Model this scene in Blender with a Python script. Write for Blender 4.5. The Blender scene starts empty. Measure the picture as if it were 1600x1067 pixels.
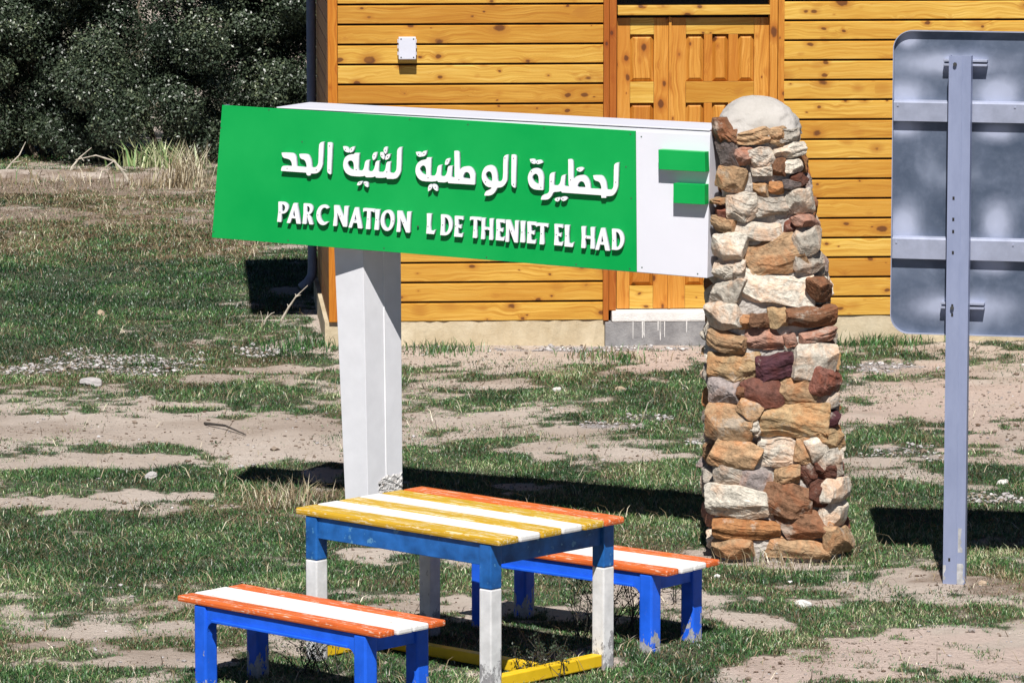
import bpy, bmesh, math, random
import numpy as np
from mathutils import Vector, Matrix

# ------------------------------------------------------------------ camera, sky, sun, exposure
SC = bpy.context.scene
COL = SC.collection
R = math.radians
F = 7500.0                      # focal length in photograph pixels (1600 wide)
H = 4.6                         # camera height, the photographer stands on higher ground
PITCH = math.atan((533.5 + 452.0) / F)
cam_d = bpy.data.cameras.new('camera'); cam = bpy.data.objects.new('camera', cam_d); COL.objects.link(cam)
cam.location = (0, 0, H); cam.rotation_euler = (math.pi / 2 - PITCH, 0, 0)
cam_d.sensor_width = 36.0; cam_d.lens = 36.0 * F / 1600.0
cam_d.clip_start = 0.5; cam_d.clip_end = 3000
SC.camera = cam
SUN_EL, SUN_AZ = 53.0, 1.5      # the light travels away from the camera, a little to the right
W = bpy.data.worlds.new('World'); SC.world = W; W.use_nodes = True
wn = W.node_tree; wn.nodes.clear()
sky = wn.nodes.new('ShaderNodeTexSky'); sky.sky_type = 'NISHITA'; sky.sun_disc = False
sky.sun_elevation = R(SUN_EL); sky.sun_rotation = R(180 + SUN_AZ); sky.air_density = 0.45; sky.dust_density = 0.0; sky.altitude = 1500
bg = wn.nodes.new('ShaderNodeBackground'); bg.inputs[1].default_value = 0.05
wo = wn.nodes.new('ShaderNodeOutputWorld')
wn.links.new(sky.outputs[0], bg.inputs[0]); wn.links.new(bg.outputs[0], wo.inputs[0])
sun_d = bpy.data.lights.new('sun', 'SUN'); sun_d.energy = 5.0; sun_d.angle = R(0.5); sun_d.color = (1.0, 0.965, 0.91)
sun = bpy.data.objects.new('sun', sun_d); COL.objects.link(sun)
_ld = Vector((math.sin(R(SUN_AZ)) * math.cos(R(SUN_EL)), math.cos(R(SUN_AZ)) * math.cos(R(SUN_EL)), -math.sin(R(SUN_EL))))
sun.rotation_euler = _ld.to_track_quat('-Z', 'Y').to_euler(); sun.location = (0, 10, 30)
SC.view_settings.view_transform = 'Standard'; SC.view_settings.look = 'None'
SC.view_settings.exposure = 0.40; SC.view_settings.gamma = 1.0

# ------------------------------------------------------------------ from photograph pixels to real places
_c, _s = math.cos(PITCH), math.sin(PITCH)
def ray(px, py):
    a = (px - 800.0) / F; b = (533.5 - py) / F
    return Vector((a, _c + b * _s, -_s + b * _c))
CAM = Vector((0, 0, H))
def hit(px, py, P, n):
    d = ray(px, py); return CAM + d * ((P - CAM).dot(n) / d.dot(n))
def gnd(px, py, z=0.0): return hit(px, py, Vector((0, 0, z)), Vector((0, 0, 1)))
def proj(p):
    v = Vector(p) - CAM
    dep = v.y * _c - v.z * _s; up = v.y * _s + v.z * _c
    return (800 + F * v.x / dep, 533.5 - F * up / dep)

rng = np.random.default_rng(7); random.seed(7)
# ------------------------------------------------------------------ noise for shapes
def vnoise(x, y, scale, seed):
    g = np.random.default_rng(seed).random((256, 256))
    u = np.asarray(x) / scale + 1000.3; v = np.asarray(y) / scale + 1000.7
    iu = np.floor(u).astype(int); iv = np.floor(v).astype(int); fu = u - iu; fv = v - iv
    fu = fu * fu * (3 - 2 * fu); fv = fv * fv * (3 - 2 * fv)
    iu &= 255; iv &= 255; ju = (iu + 1) & 255; jv = (iv + 1) & 255
    return (g[iu, iv] * (1 - fu) + g[ju, iv] * fu) * (1 - fv) + (g[iu, jv] * (1 - fu) + g[ju, jv] * fu) * fv
def fbm(x, y, scale, seed, octv=4):
    t = 0; a = 1; n = 0
    for k in range(octv):
        t = t + a * vnoise(x, y, scale / 2 ** k, seed + k); n += a; a *= 0.55
    return t / n
def sstep(a, b, x):
    t = np.clip((x - a) / (b - a), 0, 1); return t * t * (3 - 2 * t)

# ------------------------------------------------------------------ object helpers
def tag(o, label=None, cat=None, group=None, kind=None):
    if label: o['label'] = label
    if cat: o['category'] = cat
    if group: o['group'] = group
    if kind: o['kind'] = kind
    return o
def empty(name, loc=(0, 0, 0), rz=0.0, label=None, cat=None, group=None):
    o = bpy.data.objects.new(name, None); COL.objects.link(o)
    o.location = loc; o.rotation_euler = (0, 0, rz); o.empty_display_size = 0.1
    return tag(o, label, cat, group)
def link(name, me, mats, parent=None, smooth=False, loc=None):
    o = bpy.data.objects.new(name, me); COL.objects.link(o)
    for m in (mats if isinstance(mats, (list, tuple)) else [mats]): me.materials.append(m)
    if parent: o.parent = parent
    if loc is not None: o.location = loc
    if smooth: me.polygons.foreach_set('use_smooth', [True] * len(me.polygons))
    return o
class MB:
    """collects shapes for ONE mesh"""
    def __init__(s): s.bm = bmesh.new()
    def box(s, c, size, rot=None, bevel=0.0, mi=0):
        m = Matrix.Translation(Vector(c)) @ (rot.to_4x4() if rot else Matrix.Identity(4)) @ Matrix.Diagonal((size[0], size[1], size[2], 1))
        t = bmesh.new(); bmesh.ops.create_cube(t, size=1.0, matrix=m)
        if bevel: bmesh.ops.bevel(t, geom=t.edges[:], offset=bevel, segments=2, profile=0.6, affect='EDGES')
        s._merge(t, mi); return s
    def span(s, a, b, bevel=0.0, mi=0):
        a = Vector(a); b = Vector(b); return s.box((a + b) / 2, [abs(b[i] - a[i]) for i in range(3)], None, bevel, mi)
    def prism(s, pts, d, mi=0, bevel=0.0):
        """closed loop of 3D points pushed along vector d"""
        t = bmesh.new(); d = Vector(d)
        v0 = [t.verts.new(Vector(p)) for p in pts]; v1 = [t.verts.new(Vector(p) + d) for p in pts]
        n = len(pts); t.faces.new(v0); t.faces.new(v1[::-1])
        for i in range(n): t.faces.new([v0[i], v1[i], v1[(i + 1) % n], v0[(i + 1) % n]])
        bmesh.ops.recalc_face_normals(t, faces=t.faces[:])
        if bevel: bmesh.ops.bevel(t, geom=t.edges[:], offset=bevel, segments=2, profile=0.6, affect='EDGES')
        s._merge(t, mi); return s
    def hexa(s, p, bevel=0.0, mi=0):
        """8 corners: bottom loop of four then top loop of four"""
        t = bmesh.new(); v = [t.verts.new(Vector(q)) for q in p]
        for f in ((3, 2, 1, 0), (4, 5, 6, 7), (0, 1, 5, 4), (1, 2, 6, 5), (2, 3, 7, 6), (3, 0, 4, 7)): t.faces.new([v[i] for i in f])
        bmesh.ops.recalc_face_normals(t, faces=t.faces[:])
        if bevel: bmesh.ops.bevel(t, geom=t.edges[:], offset=bevel, segments=2, profile=0.6, affect='EDGES')
        s._merge(t, mi); return s
    def tube(s, pts, radii, seg=8, mi=0):
        t = bmesh.new(); rings = []; n = len(pts); pts = [Vector(p) for p in pts]
        if not isinstance(radii, (list, tuple)): radii = [radii] * n
        for i, p in enumerate(pts):
            d = (pts[min(i + 1, n - 1)] - pts[max(i - 1, 0)]).normalized()
            a = d.orthogonal().normalized() if i == 0 else (a - d * a.dot(d)).normalized()
            b = d.cross(a)
            rings.append([t.verts.new(p + (a * math.cos(k * 2 * math.pi / seg) + b * math.sin(k * 2 * math.pi / seg)) * radii[i]) for k in range(seg)])
        for i in range(n - 1):
            for k in range(seg): t.faces.new([rings[i][k], rings[i][(k + 1) % seg], rings[i + 1][(k + 1) % seg], rings[i + 1][k]])
        t.faces.new(rings[0][::-1]); t.faces.new(rings[-1])
        s._merge(t, mi); return s
    def _merge(s, t, mi):
        for f in t.faces: f.material_index = mi
        me = bpy.data.meshes.new('t'); t.to_mesh(me); t.free(); s.bm.from_mesh(me); bpy.data.meshes.remove(me)
    def build(s, name, mats, parent=None, smooth=False, loc=None):
        me = bpy.data.meshes.new(name); s.bm.to_mesh(me); s.bm.free()
        return link(name, me, mats, parent, smooth, loc)
def np_mesh(name, V, faces_flat, loop_tot, attrs=None, flat=False):
    me = bpy.data.meshes.new(name)
    V = np.asarray(V, dtype=np.float32); faces_flat = np.asarray(faces_flat, dtype=np.int32); loop_tot = np.asarray(loop_tot, dtype=np.int32)
    me.vertices.add(len(V)); me.vertices.foreach_set('co', V.ravel())
    me.loops.add(len(faces_flat)); me.loops.foreach_set('vertex_index', faces_flat)
    me.polygons.add(len(loop_tot))
    st = np.zeros(len(loop_tot), dtype=np.int32); st[1:] = np.cumsum(loop_tot)[:-1]
    me.polygons.foreach_set('loop_start', st); me.polygons.foreach_set('loop_total', loop_tot)
    for k, a in (attrs or {}).items():
        a = np.asarray(a, dtype=np.float32)
        if a.ndim == 1: me.attributes.new(k, 'FLOAT', 'POINT').data.foreach_set('value', a)
        else: me.attributes.new(k, 'FLOAT_COLOR', 'POINT').data.foreach_set('color', a.ravel())
    me.update(calc_edges=True); me.validate()
    if flat: me.polygons.foreach_set('use_smooth', [False] * len(me.polygons))
    return me

# ------------------------------------------------------------------ material helpers
class NT:
    def __init__(s, name):
        s.m = bpy.data.materials.new(name); s.m.use_nodes = True; s.t = s.m.node_tree; s.t.nodes.clear()
        s.out = s.n('ShaderNodeOutputMaterial'); s.p = s.n('ShaderNodeBsdfPrincipled'); s.l(s.p.outputs[0], s.out.inputs[0])
        s.tc = s.n('ShaderNodeTexCoord')
    def n(s, k, **kw):
        o = s.t.nodes.new(k)
        for a, b in kw.items(): setattr(o, a, b)
        return o
    def l(s, a, b): s.t.links.new(a, b)
    def val(s, sock, v):
        if hasattr(v, 'is_output') or isinstance(v, bpy.types.NodeSocket): s.l(v, sock)
        else: sock.default_value = v
    def noise(s, vec, scale, detail=4, rough=0.55, dist=0.0):
        o = s.n('ShaderNodeTexNoise'); o.inputs['Scale'].default_value = scale; o.inputs['Detail'].default_value = detail
        o.inputs['Roughness'].default_value = rough; o.inputs['Distortion'].default_value = dist
        if vec is not None: s.l(vec, o.inputs['Vector'])
        return o.outputs[0]
    def map(s, vec, scale=(1, 1, 1), loc=(0, 0, 0)):
        o = s.n('ShaderNodeMapping'); o.inputs['Scale'].default_value = scale; o.inputs['Location'].default_value = loc
        s.l(vec, o.inputs[0]); return o.outputs[0]
    def math(s, op, a, b=0.0, c=0.0, clamp=False):
        o = s.n('ShaderNodeMath', operation=op, use_clamp=clamp)
        for i, v in enumerate((a, b, c)): s.val(o.inputs[i], v)
        return o.outputs[0]
    def ramp(s, fac, stops):
        o = s.n('ShaderNodeValToRGB'); e = o.color_ramp.elements
        while len(e) > 1: e.remove(e[0])
        for i, (p, c) in enumerate(stops):
            x = e[0] if i == 0 else e.new(p)
            x.position = p; x.color = tuple(c) + (1,) if len(c) == 3 else c
        s.l(fac, o.inputs[0]); return o.outputs[0]
    def mix(s, fac, a, b, blend='MIX'):
        o = s.n('ShaderNodeMix', data_type='RGBA', blend_type=blend)
        s.val(o.inputs[0], fac)
        for i, v in ((6, a), (7, b)):
            if isinstance(v, (tuple, list)): o.inputs[i].default_value = tuple(v) + ((1,) if len(v) == 3 else ())
            else: s.l(v, o.inputs[i])
        return o.outputs[2]
    def attr(s, name):
        o = s.n('ShaderNodeAttribute', attribute_name=name); return o
    def bump(s, h, strength=0.3, dist=0.01):
        o = s.n('ShaderNodeBump'); o.inputs['Strength'].default_value = strength; o.inputs['Distance'].default_value = dist
        s.l(h, o.inputs['Height']); s.l(o.outputs[0], s.p.inputs['Normal'])
    def done(s, color=None, rough=0.6, metal=0.0, spec=0.5):
        if color is not None: s.val(s.p.inputs['Base Color'], tuple(color) + (1,) if isinstance(color, (tuple, list)) else color)
        s.val(s.p.inputs['Roughness'], rough); s.val(s.p.inputs['Metallic'], metal)
        s.p.inputs['Specular IOR Level'].default_value = spec
        return s.m

def paint(name, col, rough=0.45, wear=None, wear_amt=0.5, vary=0.12, scale=9.0, spec=0.4, grain=None):
    """painted surface with slight brush variation and worn spots that show what is underneath"""
    t = NT(name); v = t.tc.outputs['Object']
    vm = t.map(v, grain) if grain else v
    n1 = t.noise(vm, scale, 5); n2 = t.noise(v, scale * 5, 4, 0.65)
    dark = tuple(c * (1 - vary * 1.6) for c in col); lite = tuple(min(0.92, c * (1 + vary) + 0.01) for c in col)
    c = t.ramp(n1, [(0.3, dark), (0.7, lite)])
    if wear:
        w = t.noise(vm, scale * 1.7, 6, 0.7)
        ww = t.math('MULTIPLY', t.math('ADD', w, t.math('MULTIPLY', n2, 0.25)), 1.0)
        f = t.ramp(ww, [(0.80 - wear_amt * 0.2, (0, 0, 0)), (0.82 - wear_amt * 0.2, (1, 1, 1))])
        c = t.mix(f, c, wear)
    t.bump(n2, 0.15, 0.004)
    return t.done(c, rough, spec=spec)

M = {}
M['white_paint'] = paint('white_paint', (0.76, 0.76, 0.80), 0.5, vary=0.03)
M['white_wood'] = paint('white_wood_paint', (0.78, 0.77, 0.76), 0.55, wear=(0.42, 0.36, 0.30), wear_amt=0.28, vary=0.05, grain=(0.35, 6, 6))
M['white_leg'] = paint('white_leg_paint', (0.78, 0.77, 0.77), 0.55, vary=0.04)
M['sign_white'] = paint('sign_white_sheet', (0.72, 0.72, 0.79), 0.35, vary=0.015, scale=2)
M['sign_green'] = paint('sign_green_sheet', (0.0008, 0.35, 0.070), 0.38, vary=0.06, scale=1.5, spec=0.22)
M['letter_white'] = paint('letter_white', (0.84, 0.84, 0.86), 0.4, vary=0.03)
M['rivet_dark'] = paint('rivet_dark', (0.05, 0.09, 0.06), 0.5)
M['steel_edge'] = paint('steel_edge', (0.16, 0.20, 0.28), 0.5)
M['letter_side_shade'] = paint('letter_side_shade', (0.50, 0.52, 0.60), 0.4, vary=0.05)  # sides of the white letters, greyed: their shade is put into the colour
M['yellow'] = paint('yellow_paint', (0.58, 0.345, 0.018), 0.45, wear=(0.72, 0.60, 0.36), wear_amt=0.62, vary=0.12, grain=(0.4, 5, 5))
M['orange'] = paint('orange_paint', (0.70, 0.135, 0.025), 0.45, wear=(0.72, 0.52, 0.40), wear_amt=0.50, vary=0.20, grain=(0.4, 5, 5))
M['rail_yellow'] = paint('rail_yellow_paint', (0.78, 0.50, 0.01), 0.45, vary=0.08)
M['table_blue'] = paint('table_blue_paint', (0.010, 0.125, 0.43), 0.5, wear=(0.10, 0.28, 0.50), wear_amt=0.30, vary=0.30, scale=9)
def footed(name, col, height, amt, bare=(0.40, 0.40, 0.41), scale=11):
    """painted concrete whose paint has flaked off near the ground"""
    t = NT(name); v = t.tc.outputs['Object']; sp_ = t.n('ShaderNodeSeparateXYZ'); t.l(v, sp_.inputs[0])
    n1 = t.noise(v, scale, 4); n2 = t.noise(t.map(v, (1, 1, .45)), scale * 1.6, 6, .7); n3 = t.noise(v, scale * 6, 4, .7)
    c = t.ramp(n1, [(0.3, tuple(x * .82 for x in col)), (0.7, tuple(min(.9, x * 1.12 + .004) for x in col))])
    low = t.math('SUBTRACT', 1.0, t.math('DIVIDE', sp_.outputs[2], height), clamp=True)
    f = t.math('ADD', n2, t.math('MULTIPLY', low, amt))
    f = t.ramp(f, [(0.70, (0, 0, 0)), (0.725, (1, 1, 1))])
    c = t.mix(f, c, t.ramp(n3, [(.3, tuple(x * .7 for x in bare)), (.7, tuple(x * 1.2 for x in bare))]))
    t.bump(t.math('SUBTRACT', n3, t.math('MULTIPLY', f, 1.2)), 0.25, 0.004)
    return t.done(c, 0.48, spec=0.4)
M['bench_blue'] = footed('bench_blue_paint', (0.012, 0.125, 0.80), 0.22, 0.30)
M['white_foot'] = footed('white_foot_paint', (0.74, 0.735, 0.74), 0.30, 0.30, (0.34, 0.33, 0.34))
M['bare_concrete'] = paint('bare_concrete', (0.42, 0.42, 0.43), 0.85, vary=0.25, scale=20)
M['grey_plastic'] = paint('grey_plastic', (0.62, 0.63, 0.72), 0.4, vary=0.02)
M['pipe_blue'] = paint('pipe_grey_blue', (0.20, 0.24, 0.34), 0.5, vary=0.1)
M['dark_screw'] = paint('dark_screw', (0.05, 0.05, 0.05), 0.5)
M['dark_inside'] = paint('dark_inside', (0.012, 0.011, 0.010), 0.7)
M['roof_sheet'] = paint('roof_sheet', (0.12, 0.05, 0.035), 0.6)
M['glass_dark'] = NT('dark_glass').done((0.01, 0.012, 0.014), 0.12)

def pine(name, base, along='X', dark=(0.11, 0.035, 0.012)):
    """varnished pine: long grain, drifting tone from board to board (attribute rnd), sparse knots"""
    t = NT(name); v = t.tc.outputs['Object']; a = t.attr('rnd')
    sep = t.n('ShaderNodeSeparateXYZ'); t.l(v, sep.inputs[0])
    L, Wd = ('X', 'Z') if along == 'X' else ('Z', 'X')
    off = t.math('MULTIPLY', a.outputs['Fac'], 37.0)
    cb = t.n('ShaderNodeCombineXYZ'); t.l(t.math('ADD', sep.outputs[L], off), cb.inputs[0]); t.l(t.math('ADD', sep.outputs[Wd], t.math('MULTIPLY', off, 0.37)), cb.inputs[1]); t.l(off, cb.inputs[2])
    vec = cb.outputs[0]
    # knots: Voronoi cells cut by the board plane, only those whose centre lies near it show
    vo = t.n('ShaderNodeTexVoronoi', feature='F1'); vo.inputs['Scale'].default_value = 7.0; vo.inputs['Randomness'].default_value = 1.0
    wv = t.n('ShaderNodeVectorMath', operation='MULTIPLY_ADD'); t.l(t.n('ShaderNodeTexNoise').outputs[1], wv.inputs[0]); nz = wv.inputs[0].links[0].from_node; nz.inputs['Scale'].default_value = 9; t.l(vec, nz.inputs['Vector']); wv.inputs[1].default_value = (.05, .03, 0); t.l(vec, wv.inputs[2])
    t.l(t.map(wv.outputs[0], (0.66, 1.0, 3.1)), vo.inputs['Vector'])
    kd_ = vo.outputs['Distance']; sc_ = t.n('ShaderNodeSeparateXYZ'); t.l(vo.outputs['Color'], sc_.inputs[0])
    kd = t.math('MULTIPLY', kd_, t.math('ADD', 0.62, t.math('MULTIPLY', sc_.outputs[0], 1.9)))
    near = t.ramp(kd, [(0.05, (1, 1, 1)), (0.42, (0, 0, 0))])
    # grain bends round the knots
    warp = t.math('MULTIPLY', near, 0.030)
    cb2 = t.n('ShaderNodeCombineXYZ'); s2 = t.n('ShaderNodeSeparateXYZ'); t.l(vec, s2.inputs[0])
    wob = t.math('MULTIPLY', t.math('SUBTRACT', t.noise(t.map(vec, (1.3, 2.0, 1)), 1.6, 2), 0.5), 0.12)
    t.l(s2.outputs[0], cb2.inputs[0]); t.l(t.math('ADD', t.math('ADD', s2.outputs[1], warp), wob), cb2.inputs[1]); t.l(s2.outputs[2], cb2.inputs[2])
    gv = cb2.outputs[0]
    g1 = t.noise(t.map(gv, (1.1, 42, 1)), 1.6, 3, 0.6)
    g2 = t.noise(t.map(gv, (3.5, 190, 1)), 1.0, 3, 0.6)
    tone = t.noise(t.map(vec, (0.55, 1.2, 1)), 1.7, 3)
    b = base
    col = t.ramp(g1, [(0.28, tuple(x * k for x, k in zip(b, (0.70, 0.52, 0.30)))), (0.50, b), (0.72, tuple(min(.95, x * k) for x, k in zip(b, (1.16, 1.30, 1.9))))])
    col = t.mix(t.ramp(g2, [(0.50, (0, 0, 0)), (0.70, (0.62,) * 3)]), col, tuple(x * k for x, k in zip(b, (0.62, 0.47, 0.30))))
    col = t.mix(t.ramp(tone, [(0.38, (0, 0, 0)), (0.66, (0.62,) * 3)]), col, tuple(x * k for x, k in zip(b, (0.78, 0.60, 0.40))))
    bt = t.ramp(a.outputs['Fac'], [(0.0, (1.02, 1.06, 1.15)), (0.4, (1, 1, 1)), (0.75, (0.92, 0.84, 0.72)), (1.0, (0.80, 0.66, 0.52))])
    col = t.mix(1.0, col, bt, 'MULTIPLY')
    halo = t.ramp(kd, [(0.14, (0.75,) * 3), (0.32, (0, 0, 0))])
    col = t.mix(halo, col, tuple(x * k for x, k in zip(b, (0.62, 0.42, 0.32))))
    rings = t.n('ShaderNodeTexWave', wave_type='RINGS'); rings.inputs['Scale'].default_value = 9
    kn = t.ramp(t.math('ADD', kd, t.math('MULTIPLY', t.noise(vec, 60, 3), 0.05)), [(0.125, (1, 1, 1)), (0.165, (0, 0, 0))])
    col = t.mix(t.math('MULTIPLY', kn, 0.88), col, dark)
    v2 = t.n('ShaderNodeTexVoronoi', feature='F1'); v2.inputs['Scale'].default_value = 11.0
    t.l(t.map(wv.outputs[0], (0.6, 1.0, 4.3), (3.1, 1.7, 0.4)), v2.inputs['Vector']); s3 = t.n('ShaderNodeSeparateXYZ'); t.l(v2.outputs['Color'], s3.inputs[0])
    k2 = t.math('MULTIPLY', v2.outputs['Distance'], t.math('ADD', 0.7, t.math('MULTIPLY', s3.outputs[1], 2.2)))
    col = t.mix(t.ramp(k2, [(0.13, (0.6,) * 3), (0.34, (0, 0, 0))]), col, tuple(x * k for x, k in zip(b, (0.62, 0.40, 0.28))))
    col = t.mix(t.math('MULTIPLY', t.ramp(k2, [(0.10, (1, 1, 1)), (0.15, (0, 0, 0))]), 0.85), col, dark)
    t.bump(t.math('ADD', g1, t.math('MULTIPLY', g2, 0.5)), 0.12, 0.003)
    return t.done(col, t.ramp(g1, [(0.3, (0.5,) * 3), (0.7, (0.36,) * 3)]), spec=0.45)
PB = (0.63, 0.375, 0.066)
M['pine'] = pine('varnished_pine', PB, 'X')
M['pine_up'] = pine('varnished_pine_upright', (0.60, 0.275, 0.045), 'Z')
M['pine_red'] = pine('stained_pine_casing', (0.40, 0.125, 0.018), 'Z', (0.10, 0.03, 0.01))
M['pine_orange'] = pine('orange_corner_pine', (0.52, 0.19, 0.018), 'Z', (0.12, 0.04, 0.012))
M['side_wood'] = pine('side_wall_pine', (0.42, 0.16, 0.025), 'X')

def concrete(name, a, b, scale=6.0, spots=(0.2, 0.18, 0.16)):
    t = NT(name); v = t.tc.outputs['Object']
    c = t.ramp(t.noise(v, scale, 7, 0.65), [(0.28, a), (0.72, b)])
    c = t.mix(t.ramp(t.noise(t.map(v, (1, 1, 0.5)), scale * 0.45, 6, 0.7), [(0.56, (0, 0, 0)), (0.72, (0.7,) * 3)]), c, spots)
    h = t.noise(v, scale * 9, 6, 0.7); t.bump(h, 0.6, 0.012)
    return t.done(c, 0.9, spec=0.2)
M['plinth'] = concrete('plinth_render', (0.40, 0.31, 0.19), (0.60, 0.52, 0.38), 3.0, (0.36, 0.27, 0.16))
M['step_grey'] = concrete('step_concrete', (0.17, 0.165, 0.17), (0.36, 0.35, 0.35), 7.0, (0.5, 0.49, 0.47))
M['whitewash'] = concrete('whitewash', (0.62, 0.60, 0.58), (0.80, 0.78, 0.76), 8.0, (0.48, 0.45, 0.42))
M['mortar'] = concrete('mortar', (0.36, 0.33, 0.30), (0.54, 0.50, 0.46), 14.0, (0.24, 0.21, 0.185))
M['cap_cement'] = concrete('cap_cement', (0.40, 0.375, 0.345), (0.50, 0.47, 0.445), 5.0, (0.30, 0.27, 0.24))

# ------------------------------------------------------------------ the ground: bare earth, grass cover, gravel as world-space maps
def blob(px, py, rx, ry):
    g = gnd(px, py); d = (g - CAM).length; s = F / d; sn = H / d
    return (g.x, g.y, rx / s, ry / (s * sn))
DIRT = [blob(*b) for b in [
 (60,279,110,4),(230,283,60,3),
 (250,668,190,24),(430,700,130,24),(60,668,90,14),(140,722,140,11),(110,790,120,14),(215,772,70,7),(440,668,70,20),
 (740,648,100,13),(655,560,90,10),(860,551,150,12),(1020,560,100,22),(900,672,70,8),(960,708,120,10),(780,600,60,6),
 (470,540,50,12),(460,580,60,7),(320,592,60,6),(505,500,14,18),(640,540,60,10),
 (1440,650,130,26),(1560,622,130,46),(1390,577,80,11),(1560,690,90,12),(1330,722,60,7),(1460,545,100,9),
 (1560,1012,150,30),(1400,1022,120,28),(1250,1052,110,18),(1490,992,120,12),
 (1458,914,70,14),(1200,868,110,13),
 (1090,948,60,24),(985,940,60,18),(1150,975,50,9),(1270,945,45,6),(890,958,50,10),
 (130,990,80,9),(230,1031,80,9),(60,1010,40,4),
 (590,862,60,8),(715,950,90,12),(500,745,30,12),(300,975,40,5),(440,455,30,6),(800,760,50,4)]]
GRASS = [blob(*b) for b in [
 (200,450,260,52),(60,470,130,50),(440,545,70,12),(300,470,120,34),(250,645,120,7),(560,640,60,8),
 (880,605,150,16),(1010,640,110,22),(760,690,60,8),(230,705,140,10),(330,730,60,8),(60,745,60,9),(350,615,110,10),
 (1000,800,250,45),(700,840,240,40),(150,860,200,60),(300,830,150,30),(1400,590,45,9),(1370,640,55,7),(1340,700,60,12),
 (1480,830,180,50),(1560,740,80,22),(1380,960,110,12),(1100,1020,130,30),(1390,1058,60,12),(1560,960,70,12),(460,900,150,30),(100,1055,150,14),(840,1000,130,22),(400,1040,110,20),(1330,860,90,20),(560,900,180,30)]]
DRYZ = [blob(*b) for b in [(150,335,330,38),(330,375,110,30),(120,300,240,20),(470,780,70,20),(1200,866,130,14),(1540,905,80,16),(60,380,120,14),(300,290,200,12)]]
GRAV = [blob(*b) for b in [(130,562,170,12),(40,576,80,9),(230,575,80,7),(400,552,60,6),(1400,707,70,9),(1560,785,55,10),(1380,575,60,6),(900,545,140,4),(930,665,70,5),(1010,655,40,4),(1090,690,20,5)]]
def field(x, y, blobs, seed, warp=0.35):
    wx = (fbm(x, y, 0.55, seed) - 0.5) * warp * 3.2; wy = (fbm(x, y, 0.55, seed + 20) - 0.5) * warp * 6.0
    fine = (fbm(x, y, 0.22, seed + 50, 5) - 0.5) * 2.3
    m = np.full(np.shape(x), 9.0)
    for cx, cy, rx, ry in blobs:
        q = np.hypot((x + wx * min(1, rx * 1.5) - cx) / (rx + .02), (y + wy * min(1, ry) - cy) / (ry + .02)); m = np.minimum(m, q)
    return m + fine
def cover(x, y):
    n = fbm(x, y, 1.5, 301, 5); base = sstep(0.38, 0.56, n + (fbm(x, y, 0.15, 330, 4) - 0.5) * 0.55)
    base = 0.25 + 0.75 * base
    d = sstep(1.25, 0.70, field(x, y, DIRT, 400)); g = sstep(1.25, 0.65, field(x, y, GRASS, 500))
    c = base * (1 - g) + g; c = c * (1 - d * (1 - 0.0)) 
    return np.clip(c, 0, 1)
def dryness(x, y):
    z = sstep(1.25, 0.6, field(x, y, DRYZ, 600)); n = sstep(0.52, 0.75, fbm(x, y, 0.8, 630, 4))
    return np.clip(np.maximum(z * 0.95, n * 0.5), 0, 1)
def lawn(x, y): return sstep(1.25, 0.6, field(x, y, GRASS[:4], 500))       # the closed green turf left of the house
def gravelness(x, y): return sstep(1.15, 0.6, field(x, y, GRAV, 700, 0.25))
def ground_z(x, y):
    z = (fbm(x, y, 1.6, 40, 4) - 0.5) * 0.05 + (fbm(x, y, 0.25, 60, 3) - 0.5) * 0.018
    z = z + 0.07 * np.exp(-((y - BANK_Y(x)) / 0.40) ** 2) * sstep(1.5, 0.0, x)      # low bank under the hedge
    z = z - 0.05 * np.exp(-((y - RUT_Y - 0.15 * np.sin(x * 2.1)) / 0.10) ** 2) * sstep(0.52, 0.66, fbm(x * 1.0, y * 0.0, 0.5, 77, 2)) * sstep(-1.5, -2.2, x)
    z = z + 0.06 * np.exp(-(((x - 1.02) / 0.45) ** 2 + ((y - MOUND_Y) / 0.7) ** 2))
    return z
_by = gnd(100, 285).y; RUT_Y = gnd(250, 498).y; MOUND_Y = gnd(1085, 950).y
def BANK_Y(x): return _by + 0.25 * np.sin(x * 1.3) + 0.5
def axis(a, b, step, lo, hi):
    core = np.arange(a, b + step / 2, step); out = []; s = step; v = a
    while v > lo: s *= 1.35; v -= s; out.append(v)
    left = out[::-1]; out = []; s = step; v = b
    while v < hi: s *= 1.35; v += s; out.append(v)
    return np.array(left + list(core) + out)
gx = axis(-5.2, 5.6, 0.045, -900, 900); gy = axis(21.0, 52.0, 0.06, -60, 1800)
X, Y = np.meshgrid(gx, gy, indexing='ij')
edge = sstep(7.5, 6.0, np.abs(X)) * sstep(18, 20.5, Y) * sstep(58, 53, Y)
Zg = ground_z(X, Y) * edge
cov = cover(X, Y); dry = dryness(X, Y); grv = gravelness(X, Y)
pink = sstep(1.3, 0.7, field(X, Y, [blob(1480, 640, 220, 60), blob(1400, 1030, 320, 50), blob(1020, 560, 110, 26)], 800))
nx, ny = X.shape; idx = np.arange(nx * ny).reshape(nx, ny)
q = np.stack([idx[:-1, :-1], idx[1:, :-1], idx[1:, 1:], idx[:-1, 1:]], -1).reshape(-1, 4)
me = np_mesh('ground', np.stack([X, Y, Zg], -1).reshape(-1, 3), q.ravel(), np.full(len(q), 4),
             {'cov': cov.ravel(), 'dry': dry.ravel(), 'grv': grv.ravel(), 'pink': pink.ravel()})
t = NT('ground_earth'); v = t.tc.outputs['Object']
n1 = t.noise(v, 1.1, 7, 0.62); n2 = t.noise(v, 13, 6, 0.7); n3 = t.noise(v, 60, 4, 0.7)
soil = t.ramp(n1, [(0.30, (0.47, 0.39, 0.335)), (0.52, (0.58, 0.495, 0.43)), (0.74, (0.65, 0.57, 0.51))])
soil = t.mix(t.math('MULTIPLY', t.attr('pink').outputs['Fac'], 0.75), soil, (0.62, 0.49, 0.43))
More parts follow.
